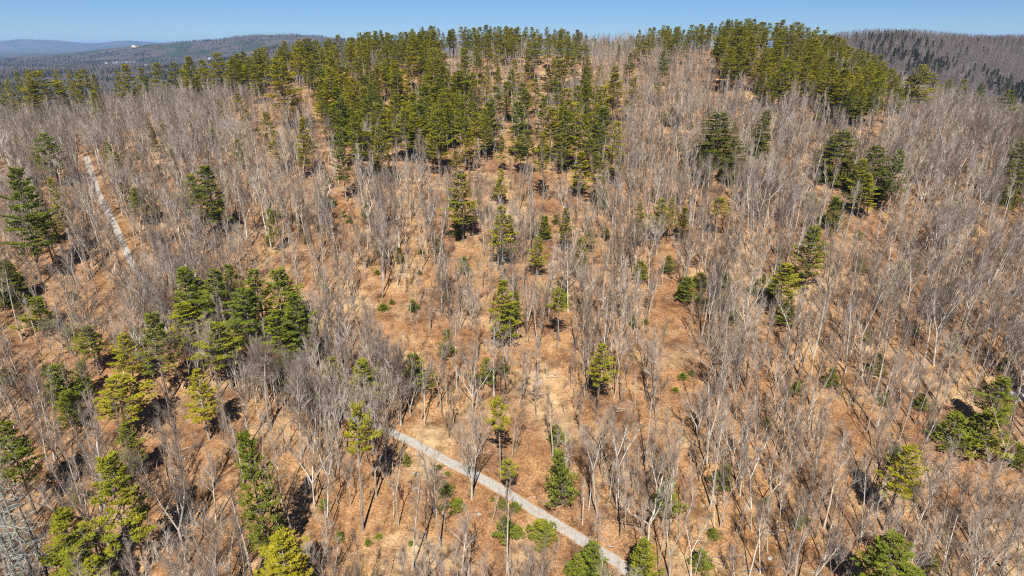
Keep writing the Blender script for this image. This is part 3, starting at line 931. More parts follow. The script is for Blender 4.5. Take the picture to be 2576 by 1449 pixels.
for zi, (zname, poly, cnt) in enumerate(STANDS):
    g = random.Random(500 + zi)
    xs = [p[0] for p in poly]; ys = [p[1] for p in poly]
    made = 0; tries = 0
    while made < cnt and tries < 6000:
        tries += 1
        # crowns spread evenly over the stand as the eye sees it, each set on its own ground
        u = g.uniform(min(xs), max(xs)); v = g.uniform(min(ys), max(ys)); h = g.triangular(11, 26, 19)
        if not inside(u, v, poly): continue
        if float(fbm(np.array([u / 55.0]), np.array([v / 40.0]), 88)[0]) < -0.30: continue
        hp = hit(u, v + 0.6 * h * FPX / 390 / K)
        if hp is None or hp[1] > 500:
            Y = g.uniform(400, 490); X = (u * K - 512) / FPX * Y * 0.95
        else:
            X, Y = hp[0], hp[1]
        z = gz(X, Y)
        ix, iy, dep = to_img(X, Y, z + h * 0.65)
        if min((X - a) ** 2 + (Y - b) ** 2 for a, b in occupied) < 3.9 ** 2: continue
        tx, ty, _ = to_img(X, Y, z + h)
        lim = np.interp(tx, [600, 700, 850, 900, 1100, 1250, 1450, 1500, 1580, 1600, 1720, 1880, 2050, 2130, 2200, 2280], [125, 100, 86, 80, 64, 60, 68, 95, 95, 72, 54, 40, 56, 96, 134, 186])
        if ty < lim + g.uniform(0, 9): continue
        occupied.append((X, Y)); made += 1
        ALL.append(dict(x=X, y=Y, z=z, h=h, w=h * g.uniform(0.28, 0.46), k=g.choice('rrrrp') if Y > 300 else g.choice('ppd'), label=None, zone=zname, px=ix, py=iy))
g = random.Random(640)
SKY_X = [240, 330, 450, 560, 640, 700, 850, 900, 1100, 1250, 1450, 1500, 1580, 1600, 1720, 1880, 2050, 2130, 2200, 2280]
SKY_Y = [180, 166, 150, 136, 130, 104, 88, 82, 66, 62, 72, 98, 98, 75, 57, 44, 60, 100, 138, 190]
u = 560
while u < 2230:
    gap = 1475 < u < 1585
    u += g.uniform(5, 15) * (0.7 if 1240 < u < 1590 else 1.0)
    top = float(np.interp(u, SKY_X, SKY_Y)) + g.triangular(-3, 22, 5)
    X, Y, z, h, wm = locate(u, top, 60, 26, 5.0)
    if not 6 < h < 27: continue
    Y2 = Y - g.uniform(0, 14); X2 = X * Y2 / Y; z2 = gz(X2, Y2)
    if min((X2 - a) ** 2 + (Y2 - b) ** 2 for a, b in occupied) < 3.0 ** 2: continue
    occupied.append((X2, Y2)); ix, iy, dep = to_img(X2, Y2, z2 + h * 0.7)
    ALL.append(dict(x=X2, y=Y2, z=z2, h=h, w=h * g.uniform(0.3, 0.42), k='r', label=None, zone='left crest' if u < 1000 else ('skyline' if u < 1590 else 'right peak'), px=ix, py=iy))
for a in ALL: a['size'] = a['h'] / (a['y'] * CP_ - (a['z'] - CAMZ) * SP_)
_pines = [a for a in ALL if a['k'] in 'prdt']
_spare = [a for a in sorted(_pines, key=lambda a: -a['size']) if a['zone'] != 'slope'][max(0, 300 - sum(1 for a in _pines if a['zone'] == 'slope')):]
EXTRA = [a for a in _spare]
_sp = set(id(a) for a in _spare)
FOREST = ALL
ALL = [a for a in ALL if id(a) not in _sp]
print('conifers', len(ALL), 'extra', len(EXTRA))

# bare trees, birches, snags traced: x, top, base, width, kind, label
BT = [
 (434,1150,1418,110,'b2','tall two-stemmed bare tree casting a forked dark shadow in the foreground'),
 (440,985,1320,110,'b0','large bare tree with ascending limbs behind the two-stemmed tree'),
 (226,1090,1400,130,'b4','many-limbed grey bare tree beside the large yellow-green foreground pine'),
 (1184,1075,1256,110,'o','pale wide-crowned bare tree growing at the lower verge of the road'),
 (1640,1190,1370,95,'b4','clump of pale bare stems at the road edge near the bottom'),
 (935,1060,1250,90,'b2','grey forked bare tree at the bend of the gravel road'),
 (800,960,1185,80,'b7','pale leaning double bare trunk on the leaf-covered slope'),
 (660,880,1075,70,'b5','pale straight bare trunk below the big pine clump'),
 (740,940,1150,80,'b6','broad grey bare tree downhill of the big pine clump'),
 (1150,1290,1520,90,'b1','grey bare tree at the bottom edge below the boulders'),
 (610,1240,1470,60,'b5','whitish slender bare tree at the bottom edge'),
 (1275,1200,1440,40,'b5','thin dark-stemmed tree rising through the road tuft pine'),
 (2480,1310,1530,140,'o','large gnarled bare tree at the bottom corner of the frame'),
 (590,305,352,78,'o','old spreading oak with pale twisted limbs on the upper slope'),
 (1775,400,486,90,'o','pale spreading bare tree in front of the massive rounded hemlock'),
 (1905,392,484,90,'o','fan-shaped bare tree under the slim columnar hemlock'),
 (2075,365,450,55,'b4','pale branching bare tree in front of the broad dark hemlock'),
 (2010,280,345,50,'o','pale fan-shaped bare tree below the right crest stand'),
 (2045,315,365,60,'o','silvery bare tree above the broad dark hemlock'),
 (2200,345,380,55,'o','silvery bare tree uphill of the three-tree hemlock group'),
 (1590,270,330,55,'o','pale round-crowned bare tree beside the upper centre pines'),
 (960,545,700,60,'b6','grey bare tree with vase-shaped crown beside the open gully'),
 (1000,510,625,34,'b5','pale straight snag-like bare tree above the tiny young pine'),
 (1350,930,1050,60,'b0','pale bare tree in the middle of the open slope'),
 (1185,870,1010,70,'o','white lichen-covered bare tree beside the bright green young pine'),
 (1480,790,940,80,'o','wide-limbed pale bare tree beside the leaning yellow-green pine'),
 (1200,755,910,50,'b0','silver bare tree downhill of the brightest yellow pine'),
 (1530,680,800,80,'b4','grey many-stemmed bare tree on the mid slope'),
 # birches
 (188,480,628,30,'w','tall white birch beside the upper road'),
 (345,660,706,10,'w','short white birch stub beside the upper road'),
 (365,672,790,24,'w','slender white birch beside the short birch stub'),
 (293,290,350,10,'w','thin white birch stem on the upper left slope'),
 (313,265,325,22,'w','forked white birch near the thin birch stem'),
 (470,235,285,12,'w','white birch stem below the skyline pines'),
 (525,280,325,16,'w','curved white birch uphill of the old spreading oak'),
 (235,250,300,14,'w',None),(205,340,420,40,'w','white multi-stem birch at the far end of the upper road'),
 (2335,1176,1320,36,'w','white birch with broken crown in the lower woods'),
 (2310,1230,1330,24,'w','slim companion of the white birch with broken crown'),
 (2275,1250,1330,22,'w','white birch leaning by the yellow-green pine'),
 (1920,950,1100,34,'w','tall white birch in the dense grey woods'),
 (2045,945,1055,26,'w','bright white birch uphill of the dense grey thicket'),
 (2010,970,1060,24,'w',None),(2050,1180,1235,20,'w','short white birch in the lower grey woods'),
 (2520,1160,1310,40,'w','leaning white birch downhill of the bushy dark evergreen'),
 (2440,795,890,36,'w','white birch clump on the right slope'),(2480,770,880,40,'w','largest white birch clump on the right slope'),
 (2390,490,560,30,'w','white birch below the shoulder among red-twigged woods'),(2240,545,610,24,'w',None),(2420,360,420,22,'w',None),(2445,350,410,22,'w',None),
 (1860,1370,1470,40,'w','crooked white birch at the bottom edge'),(1918,1340,1410,14,'w','short white birch stem near the bottom edge'),
 (2520,480,560,26,'w',None),(2290,430,500,24,'w',None),(2330,455,520,20,'w',None),(630,560,680,24,'w',None),(620,620,690,22,'w','white birch stem above the big pine clump'),
 (640,720,760,20,'w',None),
 # dead conifers
 (14,1168,1520,80,'s','outermost grey dead pine at the frame edge'),
 (46,1190,1540,85,'s','middle grey dead pine bristling with bare limbs'),
 (80,1215,1500,75,'s','grey dead pine nearest the loose yellow-green pine'),
 (30,1290,1600,70,'s','lowest grey dead pine in the bottom corner'),
 (1240,95,145,38,'s','bleached dead pine standing out below the skyline'),
 (606,1330,1500,40,'s','pale dead stem at the bottom edge beside the full green pine top'),
 (1262,600,720,40,'s','pale dead tree below the bright centre pine'),
 (1110,640,735,34,'s','pale dead tree on the open slope uphill of the brightest pine'),
]
BARES = []
for (px, top, base, w, k, lab) in BT:
    q = px
    for _ in range(3):
        h = hit(q, base)
        if h is None: break
        X, Y, dep = h; z = gz(X, Y); hh = 30
        for hv in np.arange(1.5, 32, 0.25):
            if to_img(X, Y, z + hv)[1] <= top: hh = hv; break
        q = q + px - to_img(X, Y, z + hh * 0.6)[0]
    if h is None: continue
    BARES.append(dict(x=X, y=Y, z=z, h=float(hh), w=w * K * dep / FPX, k=k, label=lab, px=px, py=base))

# ------------------------------------------------------------------ scatter of the remaining leafless trees
GRID = [[1,1,1,1,1,1,1,1,1,1,1,1,1],
        [1,1,1,.7,.55,.5,.6,.8,1,1,.7,1,1],
        [1,1,1,.8,.6,.55,.6,.8,1,1,1,1,1],
        [1,1,1,1,.8,.65,.65,.75,.9,1,1,1,1],
        [.8,.8,1,.6,1,.7,.62,.65,.75,1,1,1,1],
        [.9,.65,.7,.5,.85,.75,.65,.6,.75,.9,1,1,1],
        [.9,.95,1,1,.85,.7,.65,.6,.75,1,1,1,1],
        [.9,1,1,.95,.6,.42,.45,.6,.75,1,1,1,1],
        [.9,1,.9,.7,.5,.42,.5,.7,.85,1,1,1,1]]
GULLY = [[(1690,1160),(1695,1040),(1700,930),(1690,830),(1680,760)], [(1000,960),(980,880),(985,800),(960,700)], [(905,610),(870,560),(850,520),(835,500)],
         [(430,1440),(560,1400)], [(250,880),(290,820),(280,780)], [(2130,1300),(2110,1120),(2100,1060)], [(1390,700),(1385,640)], [(1330,1100),(1380,1010)], [(1560,1120),(1600,1070)]]
GUL = [[hit(*p)[:2] for p in gl] for gl in GULLY]
ROAD_X0 = hit(1010, 1103)[0]
def scatter(n, ymax, seed, mind, avoid=None, lo=55, screen=True):
    g = np.random.default_rng(seed)
    Y = np.sqrt(g.uniform(lo ** 2, ymax ** 2, n)); X = g.uniform(-1.12, 1.12, n) * (Y * 0.80 + 26)
    Z = fast_z(X, Y)
    ix, iy, dep = to_img(X, Y, Z)
    gi = np.clip((iy / 161).astype(int), 0, 8); gj = np.clip((ix / 198.1).astype(int), 0, 12)
    d = np.array(GRID)[gi, gj]
    cl = 0.72 + 1.7 * fbm(X / 17, Y / 17, seed + 5)
    keep = g.random(n) < d * np.clip(cl, 0.12, 1.0)
    rd = np.minimum(line_dist(X, Y, ROAD), line_dist(X, Y, TRACK))
    keep &= rd > 2.1
    for gl in GUL: keep &= (line_dist(X, Y, gl) > 4.2 + 2.5 * vnoise(X / 9, Y / 9, 71)) | (g.random(n) < 0.08)
    if screen:
        g2 = g.random(n)
        for a in FOREST:
            hw = a['w'] * 0.5 + 0.8; fr = 3 + a['h'] * (1.7 if a['k'] == 'h' else 0.7)
            keep &= ~((np.abs(X - a['x'] * Y / a['y']) < hw) & (Y < a['y'] + 2.5) & (Y > a['y'] - fr) & (g2 < 0.8))
        keep &= ~((line_dist(X, Y, [(x, y) for x, y in ROAD if y > 172]) < 4.0) & (g2 < 0.75))
        rl = [(x, y) for x, y in ROAD if x > ROAD_X0]
        for off in (3, 7, 11, 15):
            keep &= ~((line_dist(X, Y, [(x, y - off) for x, y in rl]) < 2.6) & (g2 < 0.82))
        for (nm, poly, c) in STANDS:
            ux, uy, _ = to_img(X, Y, Z + 13)
            ins = np.array([inside(p, q, poly) for p, q in zip(ux, uy)])
            keep &= ~(ins & (g2 < (0.72 if nm in ('left crest', 'right peak', 'skyline') else 0.25)))
    X, Y, Z = X[keep], Y[keep], Z[keep]
    cell = {}
    if avoid is not None:
        for a, b, r in avoid: cell.setdefault((int(a // 4), int(b // 4)), []).append((a, b, r))
    out = []
    for x, y, z in zip(X, Y, Z):
        c = (int(x // 4), int(y // 4)); ok = True
        for i in (-1, 0, 1):
            for j in (-1, 0, 1):
                for (a, b, r) in cell.get((c[0] + i, c[1] + j), ()):
                    if (x - a) ** 2 + (y - b) ** 2 < max(r, mind) ** 2: ok = False; break
        if ok:
            cell.setdefault(c, []).append((x, y, mind)); out.append((x, y, z))
    return np.array(out)
avoid = [(a['x'], a['y'], 2.2) for a in ALL] + [(b['x'], b['y'], 2.0) for b in BARES]
trees = scatter(44000, 640, 21, 1.95, avoid)
poles = scatter(30000, 560, 22, 1.25, avoid)
brush = scatter(42000, 420, 23, 0.9, None, 55, False)
print('trees', len(trees), 'poles', len(poles), 'brush', len(brush))

g = random.Random(31)
vt = []
for line, pr in (([p for p in ROAD if p[0] < ROAD_X0 - 1], 0.85), (TRACK, 0.5)):
    L_ = dense(line, 1.4)
    for (x, y), (x2, y2) in zip(L_[:-1], L_[1:]):
        for sd in (1, 1, 1, 1, -1, -1) if y < 150 else (-1, 1):
            if g.random() > pr * (0.9 if y < 165 else 0.1): continue
            o = g.triangular(1.8, 11.0, 2.6); dl = math.hypot(x2 - x, y2 - y) + 1e-6
            X_ = x - sd * o * (y2 - y) / dl; Y_ = y + sd * o * (x2 - x) / dl
            if float(line_dist(np.array([X_]), np.array([Y_]), line)[0]) > 1.75: vt.append((X_, Y_, gz(X_, Y_)))
def clear_of_pines(x, y):
    for a in FOREST:
        if abs(x - a['x'] * y / a['y']) < a['w'] * 0.5 + 0.8 and a['y'] - 3 - a['h'] * 0.8 < y < a['y'] + 2: return False
    return True
HIDE_X = hit(690, 955)[0]
trees = np.c_[trees, np.full(len(trees), 99.0)]
trees = np.r_[trees, np.array([(*v, 99.0 if clear_of_pines(v[0], v[1]) else (17.0 if v[0] > HIDE_X else 11.5)) for v in vt])]
# every bare tree as a record; the 300 that show largest become objects
recs = []
g = random.Random(77)
for (x, y, z, hcap) in trees:
    h = g.triangular(8.5, 24, 16) * (1 - 0.30 * float(smooth(190, 400, y)))
    h = min(h, hcap * g.uniform(0.7, 1.0))
    recs.append(dict(x=x, y=y, z=z - 0.1, h=h, k='b%d' % g.randrange(NB) if g.random() > 0.04 else 'o', i=g.randrange(9), rz=g.uniform(0, 6.28), tx=g.gauss(0, 0.055), ty=g.gauss(-0.01, 0.055), ws=g.uniform(0.75, 1.15), w=None, label=None))
nb = 0
for r in recs:
    if r['k'] == 'o': r['h'] *= 0.75
    ix, iy, dep = to_img(r['x'], r['y'], r['z'])
    p = 0.10 if ix > 1850 else 0.03
    if g.random() < p: r['k'] = 'w'; r['h'] = min(r['h'], 17)
    r['ix'], r['iy'], r['dep'] = ix, iy, dep
    r['size'] = r['h'] / dep if (-20 < ix < 2595 and iy < 1540) else 0
def proto_of(k, i):
    if k[0] == 'b': return BARE[int(k[1:])]
    return dict(o=OAK, w=BIRCH, s=SNAG, p=POLE)[k][i % len(dict(o=OAK, w=BIRCH, s=SNAG, p=POLE)[k])]
order = sorted(range(len(recs)), key=lambda i: -recs[i]['size'])
nbare = sum(1 for b in BARES if b['k'][0] in 'bo')
big = set(order[:300 - nbare + 30])
sel = [recs[i] for i in order[:300 - nbare]]
rest = [recs[i] for i in order[300 - nbare:]]

# ------------------------------------------------------------------ objects for individual trees
def place(name, proto, a, rz, mats=None, tilt=(0, 0), sw=None):
    e = bpy.data.objects.new(name, None); e.empty_display_size = 0.5
    col.objects.link(e)
    s = a['h'] / proto.H
    w = sw if sw is not None else (1.32 * a['w'] / proto.W if a.get('w') else s)
    e.location = (a['x'], a['y'], a['z']); e.scale = (w, w, s); e.rotation_euler = (tilt[0], tilt[1], rz)
    t, c = proto.parts(mats)
    o = bpy.data.objects.new('trunk', t); col.objects.link(o); o.parent = e
    o = bpy.data.objects.new('crown', c); col.objects.link(o); o.parent = e
    return e

LM = [a for a in ALL if a['label']] + [b for b in BARES if b['label']]
SHORT = {}
ORD = ['', 'second ', 'third ', 'fourth ', 'fifth ', 'sixth ', 'seventh ', 'eighth ', 'ninth ', 'tenth ', 'eleventh ', 'twelfth ', 'thirteenth ', 'fourteenth ', 'fifteenth ', 'sixteenth ', 'seventeenth ', 'eighteenth ', 'nineteenth ', 'twentieth ', 'twenty-first ', 'twenty-second ', 'twenty-third ', 'twenty-fourth ', 'twenty-fifth ', 'twenty-sixth ', 'twenty-seventh ', 'twenty-eighth ', 'twenty-ninth ', 'thirtieth ', 'thirty-first ', 'thirty-second ']
LOWSKY = sorted(a['px'] for a in ALL if not a['label'] and a['zone'] == 'slope' and a['y'] > 330 and a['px'] < 680)
def short(lab):
    w = lab.split()
    stop = {'beside', 'above', 'below', 'among', 'with', 'near', 'in', 'at', 'on', 'under', 'over', 'forming', 'standing', 'just', 'between', 'behind', 'uphill', 'downhill', 'casting', 'growing', 'cut', 'poking', 'where', 'across', 'tucked', 'alone', 'surrounded', 'facing', 'joined', 'leaning', 'rising', 'screened', 'hugging', 'fused', 'completing', 'deep', 'bristling', 'of', 'past', 'across', 'left', 'nearest', 'far'}
    out = []
    for i, t in enumerate(w):
        if i >= 2 and t in stop: break
        out.append(t)
    return ' '.join(out[:6])
# landmarks may be referred to only by a short name no other landmark shares
cnt = {}
for l in LM: cnt[short(l['label'])] = cnt.get(short(l['label']), 0) + 1
LM = [l for l in LM if cnt[short(l['label'])] == 1]
used = {}
def rel_label(look, a):
    best = sorted(LM, key=lambda l: (l['x'] - a['x']) ** 2 + (l['y'] - a['y']) ** 2)
    for l in best:
        n = used.get((look, id(l)), 0)
        if n < len(ORD):
            used[(look, id(l))] = n + 1
            rel = 'uphill' if False else ''
            return ('%s, %snearest to the %s' % (look, ORD[n], short(l['label']))).replace('nearest to', 'closest to')
    return look

g = random.Random(5)
MATS = dict(p=None, d=[PB, M['greenpine']], r=[PB, M['ridgepine']], t=None, y=None, h=None)
def near_sorted(lst):
    return sorted(lst, key=lambda a: min(((l['x'] - a['x']) ** 2 + (l['y'] - a['y']) ** 2) for l in LM))
for i, a in enumerate(near_sorted(ALL)):
    k = a['k']
    pr = dict(p=PINE, r=PINE, d=PINE, t=TOPPINE, y=YOUNG, h=HEM)[k]
    proto = pr[g.randrange(len(pr))]
    name = dict(y='young_pine', h='hemlock_tree').get(k, 'pine_tree')
    mats = MATS[k]
    if k == 'r' and abs(a['px'] - 1277) < 18 and a['py'] < 110: mats = [PB, M['rust']]
    e = place(name, proto, a, g.uniform(0, 6.28), mats, (g.gauss(0, 0.02), g.gauss(0, 0.02)))
    cat = dict(y='young pine', h='hemlock').get(k, 'pine tree')
    if a['label']:
        tag(e, a['label'], cat, dict(y='young evergreens on the slope', h='dark hemlocks on the slope').get(k, 'pines scattered over the slope'))
    elif a['zone'] == 'slope':
        if a['y'] > 330 and a['px'] < 680:
            tag(e, 'olive pine, %sfrom the left frame edge along the low left skyline' % (['first '] + ORD[1:])[min(31, LOWSKY.index(a['px']))], 'pine tree', 'pines along the low left skyline')
        elif a['px'] > 2250:
            tag(e, rel_label('olive pine on the right shoulder', a), 'pine tree', 'pines on the right shoulder of the hill')
        else:
            look = dict(p='green pine on the upper slope', r='olive pine on the upper slope', d='dark green pine on the upper slope', t='small-topped pine on the upper slope', y='small young pine on the upper slope', h='dark hemlock on the upper slope')[k]
            tag(e, rel_label(look, a), cat, 'evergreens on the upper slope')
    else:
        edge = a['py'] - float(np.interp(a['px'], SKY_X, SKY_Y))
        row = 'skyline row' if edge < 45 else ('middle' if edge < 110 else 'lower edge')
        zn = {'left crest': 'dense stand on the left crest', 'skyline': 'pine belt along the middle skyline', 'upper centre': 'loose upper centre pines', 'left shoulder': 'pine row on the left shoulder', 'right peak': 'dense stand on the right peak'}[a['zone']]
        lo, hi = {'left crest': (660, 1230), 'skyline': (1000, 1590), 'upper centre': (1100, 1560), 'left shoulder': (320, 700), 'right peak': (1590, 2280)}[a['zone']]
        f = (a['px'] - lo) / (hi - lo)
        end = 'left end' if f < 0.2 else ('left half' if f < 0.5 else ('right half' if f < 0.8 else 'right end'))
        sz = 'very tall' if a['h'] > 22.5 else ('tall' if a['h'] > 20 else ('short' if a['h'] < 16 else 'mid-height'))
        lab_ = '%s olive pine, %s, %s of the %s' % (sz, row, end, zn)
        tag(e, lab_, 'pine tree', 'pines like: ' + lab_)
for b in BARES:
    k = b['k']; proto = proto_of(k, g.randrange(9))
    name = {'w': 'birch_tree', 's': 'dead_pine'}.get(k, 'bare_tree')
    cat = {'w': 'birch tree', 's': 'dead tree'}.get(k, 'bare tree')
    grp = {'w': 'white birches in the woods', 's': 'grey dead pines'}.get(k, 'bare trees on the hillside')
    tilt = (0, 0) if k != 'w' else (g.gauss(0, 0.05), g.gauss(0.04, 0.06))
    e = place(name, proto, b, g.uniform(0, 6.28), None, tilt)
    tag(e, b['label'] or rel_label('white birch', b), cat, grp)
for r in near_sorted(sel):
    proto = proto_of(r['k'], r['i'])
    s = r['h'] / proto.H
    k = r['k']
    e = place('birch_tree' if k == 'w' else 'bare_tree', proto, r, r['rz'], None, (r['tx'], r['ty']), s * r['ws'])
    if k == 'w': tag(e, rel_label('white-barked birch', r), 'birch tree', 'white birches in the woods')
    else:
        look = 'spreading bare tree' if k == 'o' else ('tall grey bare tree' if r['h'] > 18 else ('short grey bare tree' if r['h'] < 14.5 else 'grey bare tree'))
        tag(e, rel_label(look, r), 'bare tree', 'bare trees on the hillside')

# ------------------------------------------------------------------ masses nobody could count: instanced with geometry nodes
def mass(name, protos, pts, rot, scl, idx, label, cat):
    """protos: list of meshes; pts Nx3, rot Nx3, scl Nx3, idx N"""
    c = bpy.data.collections.new(name + '_kinds')
    for i, me in enumerate(protos):
        c.objects.link(bpy.data.objects.new('%s_kind_%02d' % (name, i), me))
    me = bpy.data.meshes.new(name)
    n = len(pts)
    me.vertices.add(n); me.vertices.foreach_set('co', np.asarray(pts, np.float32).ravel())
    for an, typ, data in (('rot', 'FLOAT_VECTOR', rot), ('scl', 'FLOAT_VECTOR', scl)):
        at = me.attributes.new(an, typ, 'POINT'); at.data.foreach_set('vector', np.asarray(data, np.float32).ravel())
    at = me.attributes.new('idx', 'INT', 'POINT'); at.data.foreach_set('value', np.asarray(idx, np.int32))
    o = add(name, me)
    ng = bpy.data.node_groups.new(name, 'GeometryNodeTree')
    ng.interface.new_socket('Geometry', in_out='INPUT', socket_type='NodeSocketGeometry')
    ng.interface.new_socket('Geometry', in_out='OUTPUT', socket_type='NodeSocketGeometry')
    gi = ng.nodes.new('NodeGroupInput'); go = ng.nodes.new('NodeGroupOutput')
    ci = ng.nodes.new('GeometryNodeCollectionInfo'); ci.inputs['Collection'].default_value = c
    ci.inputs['Separate Children'].default_value = True; ci.inputs['Reset Children'].default_value = True
    ip = ng.nodes.new('GeometryNodeInstanceOnPoints'); ip.inputs['Pick Instance'].default_value = True
    def attr(nm, t):
        a = ng.nodes.new('GeometryNodeInputNamedAttribute'); a.data_type = t; a.inputs['Name'].default_value = nm
        return a.outputs[0]
    e2r = ng.nodes.new('FunctionNodeEulerToRotation')
    ng.links.new(attr('rot', 'FLOAT_VECTOR'), e2r.inputs[0])
    ng.links.new(gi.outputs[0], ip.inputs['Points']); ng.links.new(ci.outputs[0], ip.inputs['Instance'])
    ng.links.new(attr('idx', 'INT'), ip.inputs['Instance Index'])
    ng.links.new(e2r.outputs[0], ip.inputs['Rotation']); ng.links.new(attr('scl', 'FLOAT_VECTOR'), ip.inputs['Scale'])
    ng.links.new(ip.outputs[0], go.inputs[0])
    md = o.modifiers.new('instances', 'NODES'); md.node_group = ng
    tag(o, label, cat, kind='stuff')
    return o

pl = BARE + OAK + BIRCH
meshes = [p.one('bare_tree_kind') for p in pl]
def kidx(r):
    if r['k'][0] == 'b': return int(r['k'][1:])
    if r['k'] == 'o': return NB + r['i'] % 2
    return NB + 2 + r['i'] % 3
ix = [kidx(r) for r in rest]
sc_ = [(r['h'] / pl[i].H * r['ws'], r['h'] / pl[i].H * r['ws'], r['h'] / pl[i].H) for r, i in zip(rest, ix)]
mass('bare_woodland', meshes, [(r['x'], r['y'], r['z']) for r in rest], [(r['tx'], r['ty'], r['rz']) for r in rest], sc_, ix,
     'grey leafless woodland covering the far parts of the hillside', 'woodland')
eidx = [rng.integers(0, 6) for a in EXTRA]
mass('crest_pines', [p.one('crest_pine_kind', MATS['r']) for p in PINE], [(a['x'], a['y'], a['z']) for a in EXTRA], [(0, 0, rng.uniform(0, 6.28)) for a in EXTRA],
     [(1.32 * a['w'] / PINE[i].W, 1.32 * a['w'] / PINE[i].W, a['h'] / 22) for a, i in zip(EXTRA, eidx)], eidx, 'far olive pines filling the back of the crest stands', 'pines')
n = len(poles); s = rng.uniform(0.4, 1.5, n)
mass('sapling_thicket', [p.one('sapling_kind') for p in POLE], poles, np.c_[rng.normal(0, 0.06, n), rng.normal(0, 0.06, n), rng.uniform(0, 6.28, n)], np.c_[s, s, s], rng.integers(0, 4, n),
     'thin grey saplings growing between the bare trees', 'saplings')
bm = [bush(600 + i, 2.2, 6 + i, 1.6).mesh('brush_kind', [M['brush']]) for i in range(4)]
n = len(brush); s = rng.uniform(0.45, 1.25, n)
mass('undergrowth', bm, brush, np.c_[np.zeros((n, 2)), rng.uniform(0, 6.28, n)], np.c_[s, s, s], rng.integers(0, 4, n),
     'low brown twiggy brush on the leaf litter', 'brush')

def sticks(seed):
    g = random.Random(seed); S = MB()
    for i in range(5):
        p = Vector((g.uniform(-1.6, 1.6), g.uniform(-1.6, 1.6), g.uniform(0.03, 0.15))); a = g.uniform(0, 6.28)
        L = g.uniform(0.8, 3.2)
        q = bend(g, p, ang(a, R(g.uniform(-2, 7))), L, 3, 0.08, 0)
        S.tube(q, [0.035, 0.03, 0.022, 0.008], 3)
        for k in range(3):
            pp, dd = along(q, g.uniform(0.3, 1)); S.cone(pp, (dd + Vector((g.uniform(-1, 1), g.uniform(-1, 1), g.uniform(0, 0.5)))).normalized(), g.uniform(0.3, 0.9), 0.014)
    return S
deb = scatter(16000, 330, 29, 1.6, None, 55, False)
n = len(deb); s = rng.uniform(0.6, 1.4, n)
mass('fallen_branches', [sticks(660 + i).mesh('stick_kind', [M['bark']]) for i in range(5)], deb, np.c_[np.zeros((n, 2)), rng.uniform(0, 6.28, n)], np.c_[s, s, s], rng.integers(0, 5, n),
     'fallen twigs and branches littering the forest floor', 'branches')

# far woods: the hill beyond the shoulder and the valley floor
def far_pts(n, seed, rlo, rhi, a0, a1, pw):
    g = np.random.default_rng(seed)
    r = rlo + (rhi - rlo) * g.random(n) ** pw; a = np.radians(g.uniform(a0, a1, n))
    X, Y = r * np.sin(a), r * np.cos(a)
    return X, Y, ground_z(X, Y)
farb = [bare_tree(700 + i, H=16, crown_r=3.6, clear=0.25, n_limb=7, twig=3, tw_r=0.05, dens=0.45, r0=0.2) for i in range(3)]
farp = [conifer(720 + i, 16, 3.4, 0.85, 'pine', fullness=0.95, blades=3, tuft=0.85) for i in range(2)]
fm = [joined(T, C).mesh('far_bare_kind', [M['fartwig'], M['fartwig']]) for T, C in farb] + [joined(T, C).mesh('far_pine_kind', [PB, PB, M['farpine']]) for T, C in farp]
X1, Y1, Z1 = far_pts(34000, 51, 560, 1900, 18, 52, 0.7)
X2, Y2, Z2 = far_pts(70000, 52, 620, 6500, -50, -8, 0.85)
X3, Y3, Z3 = far_pts(6000, 53, 540, 1500, -50, 20, 0.8)
X, Y, Z = np.r_[X1, X2, X3], np.r_[Y1, Y2, Y3], np.r_[Z1, Z2, Z3]
rr = np.hypot(X, Y)
dens_p = 0.7 * fbm(X / 80, Y / 80, 61, 3) + 0.2 * vnoise(X / 500, Y / 500, 63) + rng.normal(0, 0.2, len(X))
right = X > 0
isp = np.where(right, dens_p > 0.30, dens_p > 0.24)
isp |= (X > 200) & (rr > 560) & (rr < 690) & (rng.random(len(X)) < 0.45)
n = len(X); s = rng.uniform(0.6, 1.1, n) * np.where(isp, 0.8, 1.0)
idx = np.where(isp, 3 + rng.integers(0, 2, n), rng.integers(0, 3, n))
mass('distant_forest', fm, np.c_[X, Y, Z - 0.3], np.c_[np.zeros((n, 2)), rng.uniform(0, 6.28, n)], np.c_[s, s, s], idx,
     'distant mixed forest on the far hill and the valley floor', 'forest')

